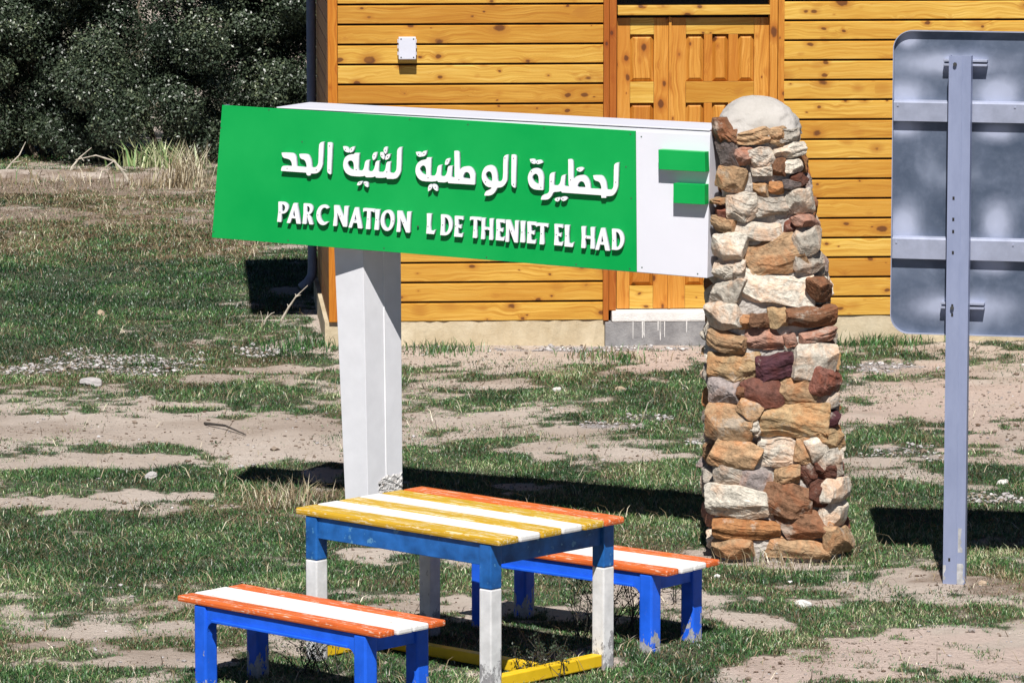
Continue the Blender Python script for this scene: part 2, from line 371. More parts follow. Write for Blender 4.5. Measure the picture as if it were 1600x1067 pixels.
soil = t.mix(t.ramp(n2, [(0.56, (0, 0, 0)), (0.74, (0.55,) * 3)]), soil, (0.24, 0.175, 0.13))
soil = t.mix(t.math('MULTIPLY', t.attr('dry').outputs['Fac'], t.ramp(n2, [(0.35, (0.95,) * 3), (0.65, (0.45,) * 3)])), soil, (0.19, 0.125, 0.085))
soil = t.mix(t.ramp(n3, [(0.60, (0, 0, 0)), (0.72, (0.7,) * 3)]), soil, (0.64, 0.58, 0.52))
soil = t.mix(t.math('MULTIPLY', t.attr('grv').outputs['Fac'], 0.8), soil, t.ramp(n3, [(0.35, (0.16, 0.15, 0.15)), (0.62, (0.50, 0.48, 0.49))]))
moss = t.ramp(t.noise(v, 38, 4, 0.7), [(0.35, (0.014, 0.030, 0.012)), (0.55, (0.045, 0.070, 0.028)), (0.70, (0.15, 0.125, 0.075))])
straw = t.ramp(t.noise(t.map(v, (1, 1, 1)), 45, 4, 0.7), [(0.35, (0.10, 0.065, 0.035)), (0.65, (0.27, 0.19, 0.11))])
cf = t.math('MULTIPLY', t.ramp(t.math('ADD', t.attr('cov').outputs['Fac'], t.math('MULTIPLY', t.math('SUBTRACT', n2, 0.5), 1.3)), [(0.30, (0, 0, 0)), (0.70, (1, 1, 1))]), 0.85)
c = t.mix(cf, soil, t.mix(t.attr('dry').outputs['Fac'], moss, straw))
t.bump(t.math('ADD', n2, t.math('MULTIPLY', n3, 0.9)), 0.9, 0.034)
M['ground'] = t.done(c, 0.95, spec=0.15)
ground = link('ground', me, M['ground'], smooth=True); tag(ground, 'uneven earth ground with worn pale patches and turf', 'ground', kind='structure')

# ------------------------------------------------------------------ grass, straw, gravel
def scatter(n, density):
    """random points over the view's ground, kept with probability density(x, y)"""
    y = rng.uniform(21.6, 51.5, n); w = 0.112 * y + 0.35
    x = rng.uniform(-1, 1, n) * w
    p = density(x, y); k = rng.random(n) < p
    return x[k], y[k]
HOUSE_KEEP = []
def blades(name, x, y, hgt, wid, bend, attrs, z=None, lean=None):
    n = len(x); z = ground_z(x, y) if z is None else z
    th = rng.uniform(0, 2 * np.pi, n); ta = rng.uniform(0, 2 * np.pi, n)
    dx, dy = np.cos(th) * wid / 2, np.sin(th) * wid / 2
    bx, by = np.cos(ta) * bend * hgt, np.sin(ta) * bend * hgt
    up = np.sqrt(np.clip(1 - (bend * 0.8) ** 2, 0.05, 1))
    V = np.empty((n, 5, 3))
    V[:, 0] = np.stack([x - dx, y - dy, z - 0.006], -1); V[:, 1] = np.stack([x + dx, y + dy, z - 0.006], -1)
    mx, my, mz = x + bx * 0.32, y + by * 0.32, z + hgt * 0.55 * np.minimum(1, up + .15)
    V[:, 2] = np.stack([mx + dx * .75, my + dy * .75, mz], -1); V[:, 3] = np.stack([mx - dx * .75, my - dy * .75, mz], -1)
    V[:, 4] = np.stack([x + bx, y + by, z + hgt * up], -1)
    i = np.arange(n)[:, None] * 5
    fl = np.concatenate([i + np.array([0, 1, 2, 3]), i + np.array([3, 2, 4])], 1).ravel()
    tot = np.tile([4, 3], n)
    return np_mesh(name, V.reshape(-1, 3), fl, tot, {k: np.repeat(a, 5) for k, a in attrs.items()})
def leaf_mat(name, stops, dry_stops, rough=0.55, spec=0.3):
    t = NT(name); a = t.attr('tone').outputs['Fac']
    c = t.mix(t.attr('dry').outputs['Fac'], t.ramp(a, stops), t.ramp(a, dry_stops))
    return t.done(c, rough, spec=spec)
M['grass'] = leaf_mat('grass_blade', rough=0.42, spec=0.5, stops= [(0.0, (0.012, 0.038, 0.014)), (0.40, (0.038, 0.115, 0.030)), (0.75, (0.095, 0.210, 0.058)), (0.9, (0.23, 0.29, 0.12)), (1.0, (0.44, 0.46, 0.26))],  # pale blades; the palest stops also paint sunlit highlights
                      dry_stops=[(0.0, (0.07, 0.045, 0.025)), (0.5, (0.20, 0.145, 0.08)), (0.8, (0.34, 0.27, 0.165)), (1.0, (0.62, 0.56, 0.42))])
def dens_grass(x, y):
    c = cover(x, y); return np.clip(0.012 + c * (1 - 0.75 * gravelness(x, y)), 0, 1) ** 1.3 * (0.55 + 0.45 * sstep(40, 26, y))
x, y = scatter(2100000, dens_grass)
dr = dryness(x, y); n = len(x)
isdry = (rng.random(n) < 0.045 + 0.25 * sstep(.45, .75, fbm(x, y, 0.22, 97, 3)) + dr * 0.42 * (1 - .6 * lawn(x, y))).astype(float) * (rng.random(n) > 0.65 * lawn(x, y))
hg = rng.gamma(5, 1 / 5.0, n) * (0.010 + 0.018 * vnoise(x, y, 0.30, 91)) * (1 + 0.15 * sstep(30, 45, y)) * np.where(cover(x, y) > 0.9, 1.1, 0.75)
tone = np.clip(rng.normal(0.42, 0.27, n) + (fbm(x, y, 0.5, 93) - 0.5) * 1.3 - 0.14 * sstep(31, 36, y) - 0.13 * lawn(x, y), 0, 1)
me = blades('grass', x, y, hg, rng.uniform(0.0028, 0.0062, n) * (1 + 0.6 * sstep(28, 45, y)), rng.uniform(0.45, 1.22, n), {'tone': tone, 'dry': isdry})
tag(link('grass', me, M['grass']), 'short patchy green turf with dry blades among it', 'grass', kind='stuff')
print('grass blades', n)
# straw: longer dry stems lying about
x, y = scatter(170000, lambda x, y: np.clip(0.22 + 0.9 * sstep(1.2, 0.6, field(x, y, DRYZ, 600)), 0, 1) * np.clip(cover(x, y) + .1, 0, 1) * (1 - .75 * lawn(x, y))); n = len(x)
me = blades('dry_straw', x, y, rng.gamma(4, 0.016, n), rng.uniform(0.003, 0.006, n), rng.uniform(0.8, 1.2, n), {'tone': np.clip(rng.normal(0.55, 0.28, n), 0, 1), 'dry': np.ones(n)})
tag(link('dry_straw', me, M['grass']), 'pale dry straw lying over the turf and below the hedge', 'straw', kind='stuff')
print('straw', n)
# gravel
OCT = np.array([[1, 0, 0], [-1, 0, 0], [0, 1, 0], [0, -1, 0], [0, 0, 1], [0, 0, -1], [.6, .6, .6], [-.6, .6, .6], [-.6, -.6, .6], [.6, -.6, .6]], float)
OF = [(0, 6, 9), (0, 2, 6), (2, 7, 6), (2, 1, 7), (1, 8, 7), (1, 3, 8), (3, 9, 8), (3, 0, 9), (4, 6, 7), (4, 7, 8), (4, 8, 9), (4, 9, 6), (0, 5, 2), (2, 5, 1), (1, 5, 3), (3, 5, 0)]
def pebbles(name, x, y, r, tone):
    n = len(x); z = ground_z(x, y); th = rng.uniform(0, 6.28, n)
    P = OCT[None] * rng.uniform(0.65, 1.25, (n, 10, 1)) * (r[:, None, None] * np.stack([np.ones(n), rng.uniform(.55, 1, n), rng.uniform(.4, .75, n)], -1)[:, None, :])
    c, s = np.cos(th)[:, None], np.sin(th)[:, None]
    V = np.stack([P[..., 0] * c - P[..., 1] * s + x[:, None], P[..., 0] * s + P[..., 1] * c + y[:, None], P[..., 2] + (z + r * 0.2)[:, None]], -1)
    fl = (np.arange(n)[:, None, None] * 10 + np.array(OF)[None]).reshape(-1)
    return np_mesh(name, V.reshape(-1, 3), fl, np.full(n * len(OF), 3), {'tone': np.repeat(tone, 10)}, True)
t = NT('pebble'); a = t.attr('tone').outputs['Fac']
M['pebble'] = t.done(t.ramp(a, [(0, (0.13, 0.09, 0.065)), (0.25, (0.25, 0.20, 0.16)), (0.55, (0.34, 0.32, 0.32)), (0.85, (0.48, 0.46, 0.46)), (1, (0.66, 0.64, 0.62))]), 0.85, spec=0.25)
x, y = scatter(230000, lambda x, y: np.clip(gravelness(x, y) * 1.2, 0, 1)); n1_ = len(x)
x2, y2 = scatter(16000, lambda x, y: 0.06 + 0.6 * (1 - cover(x, y)))
x3, y3 = scatter(140000, lambda x, y: 0.75 * (1 - cover(x, y)) * sstep(.35, .65, fbm(x, y, 0.5, 888, 4))); x2 = np.concatenate([x2, x3]); y2 = np.concatenate([y2, y3])
r_ = np.concatenate([rng.gamma(4, 0.0027, n1_), rng.gamma(1.6, 0.0036, len(x2) - len(x3)), rng.gamma(1.8, 0.0024, len(x3))])
me = pebbles('gravel', np.concatenate([x, x2]), np.concatenate([y, y2]), r_, np.concatenate([np.clip(rng.normal(0.55, 0.22, n1_), 0, 1), np.clip(rng.normal(0.35, 0.32, len(x2) - len(x3)), 0, 1), np.clip(rng.normal(0.16, 0.16, len(x3)), 0, 1)]))
tag(link('gravel', me, M['pebble']), 'grey and white gravel scattered over the earth', 'gravel', kind='stuff')
print('gravel', len(r_))

# ------------------------------------------------------------------ evergreen hedge behind
t = NT('hedge_leaf'); a = t.attr('tone').outputs['Fac']
c = t.ramp(a, [(0, (0.014, 0.024, 0.013)), (0.45, (0.036, 0.056, 0.031)), (0.8, (0.080, 0.105, 0.062)), (1.0, (0.16, 0.19, 0.10))])  # palest stops put the glint of lit leaves into the colour
M['hedge'] = t.done(c, 0.42, spec=0.6)
M['bark'] = paint('dry_bark', (0.20, 0.16, 0.12), 0.9, vary=0.3, scale=20)
M['pale_twig'] = paint('pale_twig', (0.46, 0.41, 0.34), 0.9, vary=0.25, scale=20)
M['dark_twig'] = paint('dark_twig', (0.05, 0.042, 0.035), 0.9, vary=0.2, scale=20)
hy = gnd(150, 262).y
hedge = empty('hedge', (-2.4, hy + 1.3, 0), 0, 'tall dense dark evergreen hedge with small glossy leaves behind the lawn', 'hedge')
def leaf_cloud(C, RR, per, size, seed):
    g = np.random.default_rng(seed); n = len(C) * per
    d = g.normal(size=(n, 3)); d /= np.linalg.norm(d, axis=1, keepdims=True)
    rad = np.repeat(RR, per) * np.clip(g.beta(4, 1.4, n), 0.1, 1)
    P = np.repeat(C, per, 0) + d * rad[:, None] * np.array([1, .9, .85])
    nrm = d + g.normal(scale=0.75, size=(n, 3)) + np.array([0, -0.1, 0.35]); nrm /= np.linalg.norm(nrm, axis=1, keepdims=True)
    a = np.cross(nrm, g.normal(size=(n, 3))); a /= np.linalg.norm(a, axis=1, keepdims=True); b = np.cross(nrm, a)
    L = g.uniform(0.7, 1.3, n) * size; wdt = L * g.uniform(0.4, 0.6, n)
    V = np.stack([P - a * (L / 2)[:, None], P + b * (wdt / 2)[:, None] + nrm * (L * .06)[:, None], P + a * (L / 2)[:, None], P - b * (wdt / 2)[:, None] + nrm * (L * .06)[:, None]], 1)
    tone = np.clip(g.normal(0.45, 0.22, n) + np.repeat(g.normal(0, 0.15, len(C)), per), 0, 1)
    return V, tone
nc = 460; g = np.random.default_rng(21)
cx = np.concatenate([g.uniform(-6.0, -1.3, 350), g.uniform(-8.0, 1.5, nc - 350)]); cz = g.uniform(0.10, 2.7, nc)
face = 0.25 * np.sin(cx * 2.3 + 0.7) + 0.16 * np.sin(cx * 5.1 + cz * 1.5) + 0.30 * cz * 0.35
cyy = face + g.beta(1.0, 1.5, nc) * 1.7
_bx, _bz = np.meshgrid(np.arange(-6.6, 0.2, .42), np.arange(.3, 2.9, .42)); cx = np.concatenate([cx, _bx.ravel() + g.normal(0, .08, _bx.size)]); cz = np.concatenate([cz, _bz.ravel()]); cyy = np.concatenate([cyy, g.uniform(1.5, 2.0, _bx.size)]); nc = len(cx)
C = np.stack([cx, cyy, cz], -1); RR = g.uniform(0.17, 0.36, nc)
ok = ~((cyy < 0.7) & (((cx > -4.0) & (cx < -3.6) & (cz > .9)) | ((cx > -2.9) & (cx < -2.5) & (cz > .7)) | ((cx > -4.9) & (cx < -4.5) & (cz > .3) & (cz < 1.1))))
V, tone = leaf_cloud(C[ok], RR[ok], 1150, 0.036, 22)
V = V.reshape(-1, 3) + np.array([2.4, -1.3, 0.02]) ; V[:, 2] = np.maximum(V[:, 2], 0.03)
n = len(tone); me = np_mesh('foliage', V, np.arange(n * 4), np.full(n, 4), {'tone': np.repeat(tone, 4)})
link('foliage', me, M['hedge'], hedge)
mb = MB()
for k in range(46):
    bx = random.uniform(-4.4, 3.4); z1 = random.uniform(1.6, 3.0); p = [Vector((bx, 0.2 + random.uniform(-.5, .4), 0.0))]
    for j in range(1, 5): p.append(p[-1] + Vector((random.uniform(-.22, .22), random.uniform(-.12, .12), z1 / 4)))
    mb.tube(p, [0.03, .025, .018, .012, .005], 6)
mb.build('branches', M['bark'], hedge)
print('hedge leaves', n)

# ------------------------------------------------------------------ the wooden house
PSI = R(4.0)
P0 = gnd(735, 541); HU = Vector((math.cos(PSI), math.sin(PSI), 0)); HN = Vector((-math.sin(PSI), math.cos(PSI), 0))
c0 = hit(513, 300, P0, HN); HO = P0 + HU * (c0 - P0).dot(HU); HO.z = 0
def fac(px, py, v=0.0):
    p = hit(px, py, HO + HN * v, HN) - HO; return p.dot(HU), p.z
house = empty('wooden_house', HO, PSI, 'honey coloured timber plank house with panelled door behind the green sign', 'house')
def fu(px, v=0.0): return fac(px, 250, v)[0]
EAVE = 3.30; WID = 7.5; DEP = 2.8
def rnd_attr(o, vals=None):
    """one random number per separate board, so that boards differ"""
    me = o.data; bm = bmesh.new(); bm.from_mesh(me); bm.verts.ensure_lookup_table(); a = np.zeros(len(bm.verts)); seen = set(); k = 0
    for v0 in bm.verts:
        if v0.index in seen: continue
        st = [v0]; seen.add(v0.index); r = random.random() if vals is None else vals[k % len(vals)]; k += 1
        while st:
            w = st.pop(); a[w.index] = r
            for e in w.link_edges:
                u2 = e.other_vert(w)
                if u2.index not in seen: seen.add(u2.index); st.append(u2)
    bm.free(); me.attributes.new('rnd', 'FLOAT', 'POINT').data.foreach_set('value', a.astype(np.float32)); return o
def plank_wall(u0, u1, zb, pitch, top):
    """overlapping boards: each a prism with a bevelled lip, a dark slot below it"""
    mb = MB(); z = zb
    while z < top - 0.02:
        zt = min(z + pitch, top)
        pr = [(u0, 0.03, z + 0.002), (u0, 0.000, z + 0.002), (u0, -0.006, z + 0.006), (u0, -0.006, zt - 0.019), (u0, 0.004, zt - 0.013), (u0, 0.024, zt - 0.012), (u0, 0.03, zt - 0.012)]
        mb.prism(pr, (u1 - u0, 0, 0)); z += pitch
    return mb
uL0, uL1, uR0 = fu(528.5), fu(942), fu(1224)
zt_, zb_ = fac(735, 6)[1], fac(735, 501.5)[1]; PIT = (zt_ - zb_) / 16
zrb = fac(1310, 493)[1]
rnd_attr(plank_wall(uL0, uL1, zb_, PIT, EAVE).build('plank_wall', M['pine'], house))
rnd_attr(plank_wall(uR0, WID, zrb, PIT, EAVE).build('plank_wall', M['pine'], house))
# near-black backing paints the shade inside the slots; side, rear walls
MB().span((0.03, 0.032, zb_ + .02), (uL1 + .01, 0.10, EAVE - .01)).span((uR0 - .01, 0.032, zrb + .02), (WID - 0.02, 0.10, EAVE - .01)).build('slot_backing', M['dark_inside'], house)
mb = MB(); z = zb_
while z < EAVE - .02: mb.span((0.0, 0.06, z + .003), (0.03, DEP, min(z + PIT, EAVE) - .004), 0.003); z += PIT
rnd_attr(mb.build('side_wall', M['side_wood'], house))
mb = MB(); mb.span((0.03, DEP - 0.05, 0.1), (WID, DEP, EAVE)); mb.span((WID - .03, 0.1, 0.1), (WID, DEP - 0.05, EAVE)); mb.build('rear_wall', M['dark_inside'], house)
zc = fac(522, 503)[1]
rnd_attr(MB().span((0.0, -0.022, zc), (uL0 - .003, 0.055, EAVE), 0.004).build('corner_board', M['pine_orange'], house))
# plinth, broken at its base
mb = MB(); u_d0, u_d1 = fu(945), fu(1222)
def plinth(u0, u1, ztop, v0):
    n = 40; top = []; low = []
    for k in range(n + 1):
        u = u0 + (u1 - u0) * k / n; w = v0 + random.uniform(-.006, .006)
        top.append((u, w, ztop)); low.append((u, w - random.uniform(0.0, 0.02), -0.08))
    bm = bmesh.new(); tv = [bm.verts.new(p) for p in top]; lv = [bm.verts.new(p) for p in low]
    tb = [bm.verts.new((p[0], 0.25, ztop)) for p in top]; lb = [bm.verts.new((p[0], 0.25, -.08)) for p in top]
    for k in range(n):
        bm.faces.new([lv[k], lv[k + 1], tv[k + 1], tv[k]]); bm.faces.new([tv[k], tv[k + 1], tb[k + 1], tb[k]]); bm.faces.new([lb[k + 1], lb[k], tb[k], tb[k + 1]])
    bm.faces.new([lv[0], tv[0], tb[0], lb[0]]); bm.faces.new([lv[n], lb[n], tb[n], tv[n]])
    me = bpy.data.meshes.new('t'); bm.to_mesh(me); bm.free(); mb.bm.from_mesh(me)
plinth(-0.03, u_d0, zb_ - .002, 0.004); plinth(u_d1, WID, zrb - .002, 0.004)
mb.build('plinth', M['plinth'], house)
mb = MB().span((0.0 - .03, 0.252, -.08), (0.03, DEP, zb_ - .005)); mb.build('side_plinth', M['plinth'], house)
# door step with whitewashed top and paint runs
zs0 = fac(1020, 503, -0.05)[1]; zs1 = fac(1020, 486, -0.05)[1]
step = MB().span((u_d0 + .002, -0.05, -.06), (u_d1 - .002, 0.24, zs0), 0.006).build('door_step', M['step_grey'], house)
mb = MB().span((u_d0 + .05, -0.056, zs0 + .001), (u_d1 - .003, 0.20, zs1), 0.012)
for k in range(15):
    u = u_d0 + random.choice([random.uniform(0.20, 0.45), random.uniform(0.05, 1.2)]); w = random.uniform(.004, .012); l = random.uniform(.02, .14)
    mb.prism([(u, -.0535, zs0 + .012), (u + w, -.0535, zs0 + .012), (u + w * .8, -.0535, zs0 - l), (u + w * .5, -.0535, zs0 - l - .01), (u + w * .2, -.0535, zs0 - l)], (0, 0.006, 0))
mb.build('whitewash', M['whitewash'], step)
# door casing, two strips a side
zd = fac(1000, 484)[1]
for (a, b) in ((942, 963), (1201, 1224)):
    u0, u1 = fu(a), fu(b); um = u0 + (u1 - u0) * (0.45 if a < 1000 else 0.55)
    zlo = fac(950, 500)[1] if a < 1000 else zd
    lo, hi = ((u0, um), (um, u1)) if a < 1000 else ((um, u1), (u0, um))
    k1 = MB().span((lo[0] + .002, -0.030, zlo), (lo[1] - .002, 0.10, EAVE), 0.004).span((hi[0] + .001, -0.016, zd), (hi[1] - .001, 0.10, EAVE), 0.004)
    rnd_attr(k1.build('door_casing', M['pine_red'] if a < 1000 else M['pine_up'], house))
ud0, ud1, um0 = fu(963, .05), fu(1201, .05), fu(1046, .05)
DV = 0.05                                       # depth of the leaf's face behind the wall face
def zf(y): return fac(1080, y, DV)[1]
rnd_attr(MB().span((ud0 + .002, -0.012, fac(1080, 24, -.01)[1]), (ud1 - .002, 0.10, fac(1080, 9, -.01)[1]), 0.006).build('door_head', M['pine'], house))
MB().span((ud0, 0.07, fac(1080, 9)[1] + .003), (ud1, 0.085, EAVE)).build('transom_window', M['glass_dark'], house)
def leaf(u0, u1, panels_u, name):
    """stiles, rails, muntins standing proud of sunk raised-field panels"""
    zt, zb = zf(28), zf(481.5)
    rows = [(54, 128), (161, 300), (332, 446)]
    st = MB(); pu = [(fu(a, DV), fu(b, DV)) for a, b in panels_u]
    P = lambda a, b, z0, z1, v=DV: st.span((a + .0008, v, z0 + .0008), (b - .0008, v + .04, z1 - .0008), 0.0015)
    P(u0, pu[0][0], zb, zt); P(pu[-1][1], u1, zb, zt)
    up = o = rnd_attr(st.build('door_leaf', M['pine_up'], house))
    st = MB(); ys = [28] + [y for r in rows for y in r] + [481.5]
    for k in range(0, len(ys), 2):
        st = MB(); P(pu[0][0], pu[-1][1], zf(ys[k + 1]), zf(ys[k])); rnd_attr(st.build('rail', M['pine'], o))
    if len(pu) > 1:
        for (y0, y1) in rows:
            for k in range(len(pu) - 1):
                st = MB(); P(pu[k][1], pu[k + 1][0], zf(y1), zf(y0)); rnd_attr(st.build('muntin', M['pine_up'], o))
    for (y0, y1) in rows:
        for (a, b) in pu:
            z0, z1 = zf(y1), zf(y0); i = 0.028
            st = MB(); bm = bmesh.new()
            o4 = [(a, z0), (b, z0), (b, z1), (a, z1)]; i4 = [(a + i, z0 + i), (b - i, z0 + i), (b - i, z1 - i), (a + i, z1 - i)]
            vo = [bm.verts.new((p[0], DV + .034, p[1])) for p in o4]; vi = [bm.verts.new((p[0], DV + .008, p[1])) for p in i4]
            bm.faces.new(vi[::-1])
            for k in range(4): bm.faces.new([vo[k], vi[k], vi[(k + 1) % 4], vo[(k + 1) % 4]])
            bmesh.ops.recalc_face_normals(bm, faces=bm.faces[:])
            me = bpy.data.meshes.new('t'); bm.to_mesh(me); bm.free(); st.bm.from_mesh(me)
            rnd_attr(st.build('panel', M['pine_up'], o))
    return o
leaf(ud0 + .004, um0 - .010, [(984, 1021)], 'narrow')
o = leaf(um0 + .010, ud1 - .004, [(1071, 1099), (1112, 1137), (1152, 1177)], 'wide')
rnd_attr(MB().span((um0 - .010, DV - .018, zf(481.5)), (um0 + .010, DV + .03, zf(27)), 0.004).build('astragal', M['pine_up'], o))
MB().span((ud0, DV + .045, zs1), (ud1, DV + .06, EAVE)).build('door_back', M['dark_inside'], house)
# roof: nearly flat, overhanging the front by 0.6 m and the side by 0.65 m
mb = MB().span((-0.78, -0.57, EAVE + .004), (WID + .5, DEP + .25, EAVE + .12), 0.01)
mb.build('roof', M['roof_sheet'], house)
# rain pipe at the far corner of the side wall
pu_, pv_ = -0.05, DEP - 0.35
mb = MB().tube([(pu_, pv_, 3.28), (pu_, pv_, 0.30), (pu_ - .005, pv_, 0.24), (pu_ - .04, pv_ - .02, 0.19), (pu_ - .09, pv_ - .04, 0.15)], 0.036, 14)
mb.build('downpipe', M['pipe_blue'], house, smooth=True)
# junction box
ja, jb = fac(622, 92), fac(649, 57)
w_, h_ = jb[0] - ja[0], jb[1] - ja[1]; jz = ja[1]
jx = MB().span((ja[0] + .006, -0.052, jz + .006), (jb[0] - .006, -0.004, jb[1] - .006), 0.004).span((ja[0], -0.095, jz), (jb[0], -0.050, jb[1]), 0.006)
for sgn in (0, 1):
    for k in (0.25, 0.55, 0.8):
        uu = ja[0] - .006 if sgn == 0 else jb[0]
        jx.span((uu, -0.060, jz + h_ * k - .012), (uu + .006, -0.010, jz + h_ * k + .012))
jo = jx.build('junction_box', M['grey_plastic'], house)
mb = MB()
for a in (.14, .86):
    for b in (.09, .91): mb.box((ja[0] + w_ * a, -0.0955, jz + h_ * b), (.009, .002, .009))
mb.build('screw', M['dark_screw'], jo)

# ------------------------------------------------------------------ raised lettering: outlines are rasterised, blurred and contoured into clean shapes
def inside(poly, X, Y):
    r = np.zeros(X.shape, bool); n = len(poly)
    for i in range(n):
        x0, y0 = poly[i]; x1, y1 = poly[(i + 1) % n]
        if y0 == y1: continue
        c = ((y0 > Y) != (y1 > Y)) & (X < (x1 - x0) * (Y - y0) / (y1 - y0) + x0); r ^= c
    return r
def chaikin(p, it=2):
    p = [tuple(q) for q in p]
    for _ in range(it):
        o = []
        for i in range(len(p)):
            a = p[i]; b = p[(i + 1) % len(p)]
            o += [(a[0] * .75 + b[0] * .25, a[1] * .75 + b[1] * .25), (a[0] * .25 + b[0] * .75, a[1] * .25 + b[1] * .75)]
        p = o
    return p
def contours(G):
    """marching squares at 0.5, returns closed loops in grid units"""
    segs = {}; A = G > 0.5
    nx, ny = G.shape
    def pt(i, j, k, l):
        a, b = G[i, j], G[k, l]; t = (0.5 - a) / (b - a); return (round(i + (k - i) * t, 4), round(j + (l - j) * t, 4))
    cells = np.argwhere((A[:-1, :-1] != A[1:, :-1]) | (A[:-1, :-1] != A[:-1, 1:]) | (A[:-1, :-1] != A[1:, 1:]))
    for i, j in cells:
        a, b, c, d = A[i, j], A[i + 1, j], A[i + 1, j + 1], A[i, j + 1]
        e = []
        if a != b: e.append(('b', pt(i, j, i + 1, j)))
        if b != c: e.append(('r', pt(i + 1, j, i + 1, j + 1)))
        if c != d: e.append(('t', pt(i, j + 1, i + 1, j + 1)))
        if d != a: e.append(('l', pt(i, j, i, j + 1)))
        prs = [(e[0][1], e[1][1])] if len(e) == 2 else [(e[0][1], e[1][1]), (e[2][1], e[3][1])] if (len(e) == 4 and not a) else [(e[3][1], e[0][1]), (e[1][1], e[2][1])] if len(e) == 4 else []
        for p, q_ in prs: segs.setdefault(p, []).append(q_); segs.setdefault(q_, []).append(p)
    loops = []; used = set()
    for s0 in list(segs):
        if s0 in used: continue
        lp = [s0]; used.add(s0); cur = s0
        while True:
            nx_ = [w for w in segs[cur] if w not in used]
            if not nx_: break
            cur = nx_[0]; used.add(cur); lp.append(cur)
        if len(lp) > 6: loops.append(lp)
    return loops
def simplify(lp, tol):
    """drop points that hardly bend the outline"""
    out = list(lp); ch = True
    while ch and len(out) > 8:
        ch = False; i = 0; res = []
        n = len(out); skip = False
        for i in range(n):
            if skip: res.append(out[i]); skip = False; continue
            a, b, c = out[i - 1], out[i], out[(i + 1) % n]
            dx, dy = c[0] - a[0], c[1] - a[1]; L = math.hypot(dx, dy) + 1e-9
            if abs((b[0] - a[0]) * dy - (b[1] - a[1]) * dx) / L < tol: skip = True; ch = True
            else: res.append(b)
        out = res
    return out
def glyph_mesh(name, pos, neg, to3d, depth_vec, res=0.22):
    """pos / neg: polygons in photograph pixels; to3d puts a pixel on the front plane"""
    P = np.array([q for p in pos for q in p]); x0, y0 = P.min(0) - 1.0; x1, y1 = P.max(0) + 1.0
    xs = np.arange(x0, x1, res); ys = np.arange(y0, y1, res); X, Y = np.meshgrid(xs, ys, indexing='ij')
    A = np.zeros(X.shape, bool)
    for p in pos: A |= inside(p, X + 1e-5, Y + 1e-5)
    for p in neg: A &= ~inside(p, X + 1e-5, Y + 1e-5)
    G = A.astype(float)
    for _ in range(2):
        Q = np.pad(G, 1); G = sum(Q[i:i + G.shape[0], j:j + G.shape[1]] for i in range(3) for j in range(3)) / 9
    cu = bpy.data.curves.new('glyph', 'CURVE'); cu.dimensions = '2D'; cu.fill_mode = 'BOTH'
    for lp in contours(G):
        lp = simplify(lp, 0.22); sp = cu.splines.new('POLY'); sp.points.add(len(lp) - 1); sp.use_cyclic_u = True
        for k, (i, j) in enumerate(lp): sp.points[k].co = (x0 + i * res, -(y0 + j * res), 0, 1)
    cu.extrude = 0.5
    o = bpy.data.objects.new('glyph', cu); COL.objects.link(o)
    me = bpy.data.meshes.new_from_object(o.evaluated_get(bpy.context.evaluated_depsgraph_get()))
    bpy.data.objects.remove(o); bpy.data.curves.remove(cu); me.name = name
    for v in me.vertices:
        p = to3d(v.co.x, -v.co.y); v.co = p + (depth_vec if v.co.z < 0 else Vector((0, 0, 0)))
    me.materials.clear(); bm = bmesh.new(); bm.from_mesh(me); bmesh.ops.remove_doubles(bm, verts=bm.verts[:], dist=1e-5); bmesh.ops.recalc_face_normals(bm, faces=bm.faces[:])
    dn = depth_vec.normalized(); bm.normal_update()
    for f in bm.faces: f.material_index = 0 if abs(f.normal.dot(dn)) > .8 else 1
    bm.to_mesh(me); bm.free()
    return me

# ------------------------------------------------------------------ the park sign
SY = R(27.0)
SR = gnd(1107, 871); SU = Vector((math.cos(SY), -math.sin(SY), 0)); SN = Vector((math.sin(SY), math.cos(SY), 0))   # along to the right, and inwards
sign_o = Vector((SR.x, SR.y, 0)) - SU * 2.2
sign = empty('park_sign', sign_o, 0, 'green and white park sign with raised Arabic and French letters on a white post', 'sign')
def sp(px, py, off=0.0): return hit(px, py, SR + SN * off, SN) - sign_o     # point on the sign plane, local to the sign
TH = 0.37
loop = [sp(424, 378.5, .0075), sp(1105, 435, .0075), sp(1110, 206, .0075), sp(434, 170, .0075)]
MB().prism(loop, SN * TH, bevel=0.004).build('panel', M['sign_white'], sign)
MB().prism([sp(331, 371.5), sp(994.5, 425), sp(993, 205), sp(347, 164.5)], SN * 0.007, bevel=0.0015).build('green_face', M['sign_green'], sign)
MB().prism([sp(995.2, 425), sp(1105, 434.5), sp(1109.5, 211), sp(993.6, 205.5)], SN * 0.0065, bevel=0.0015).build('white_face', M['sign_white'], sign)
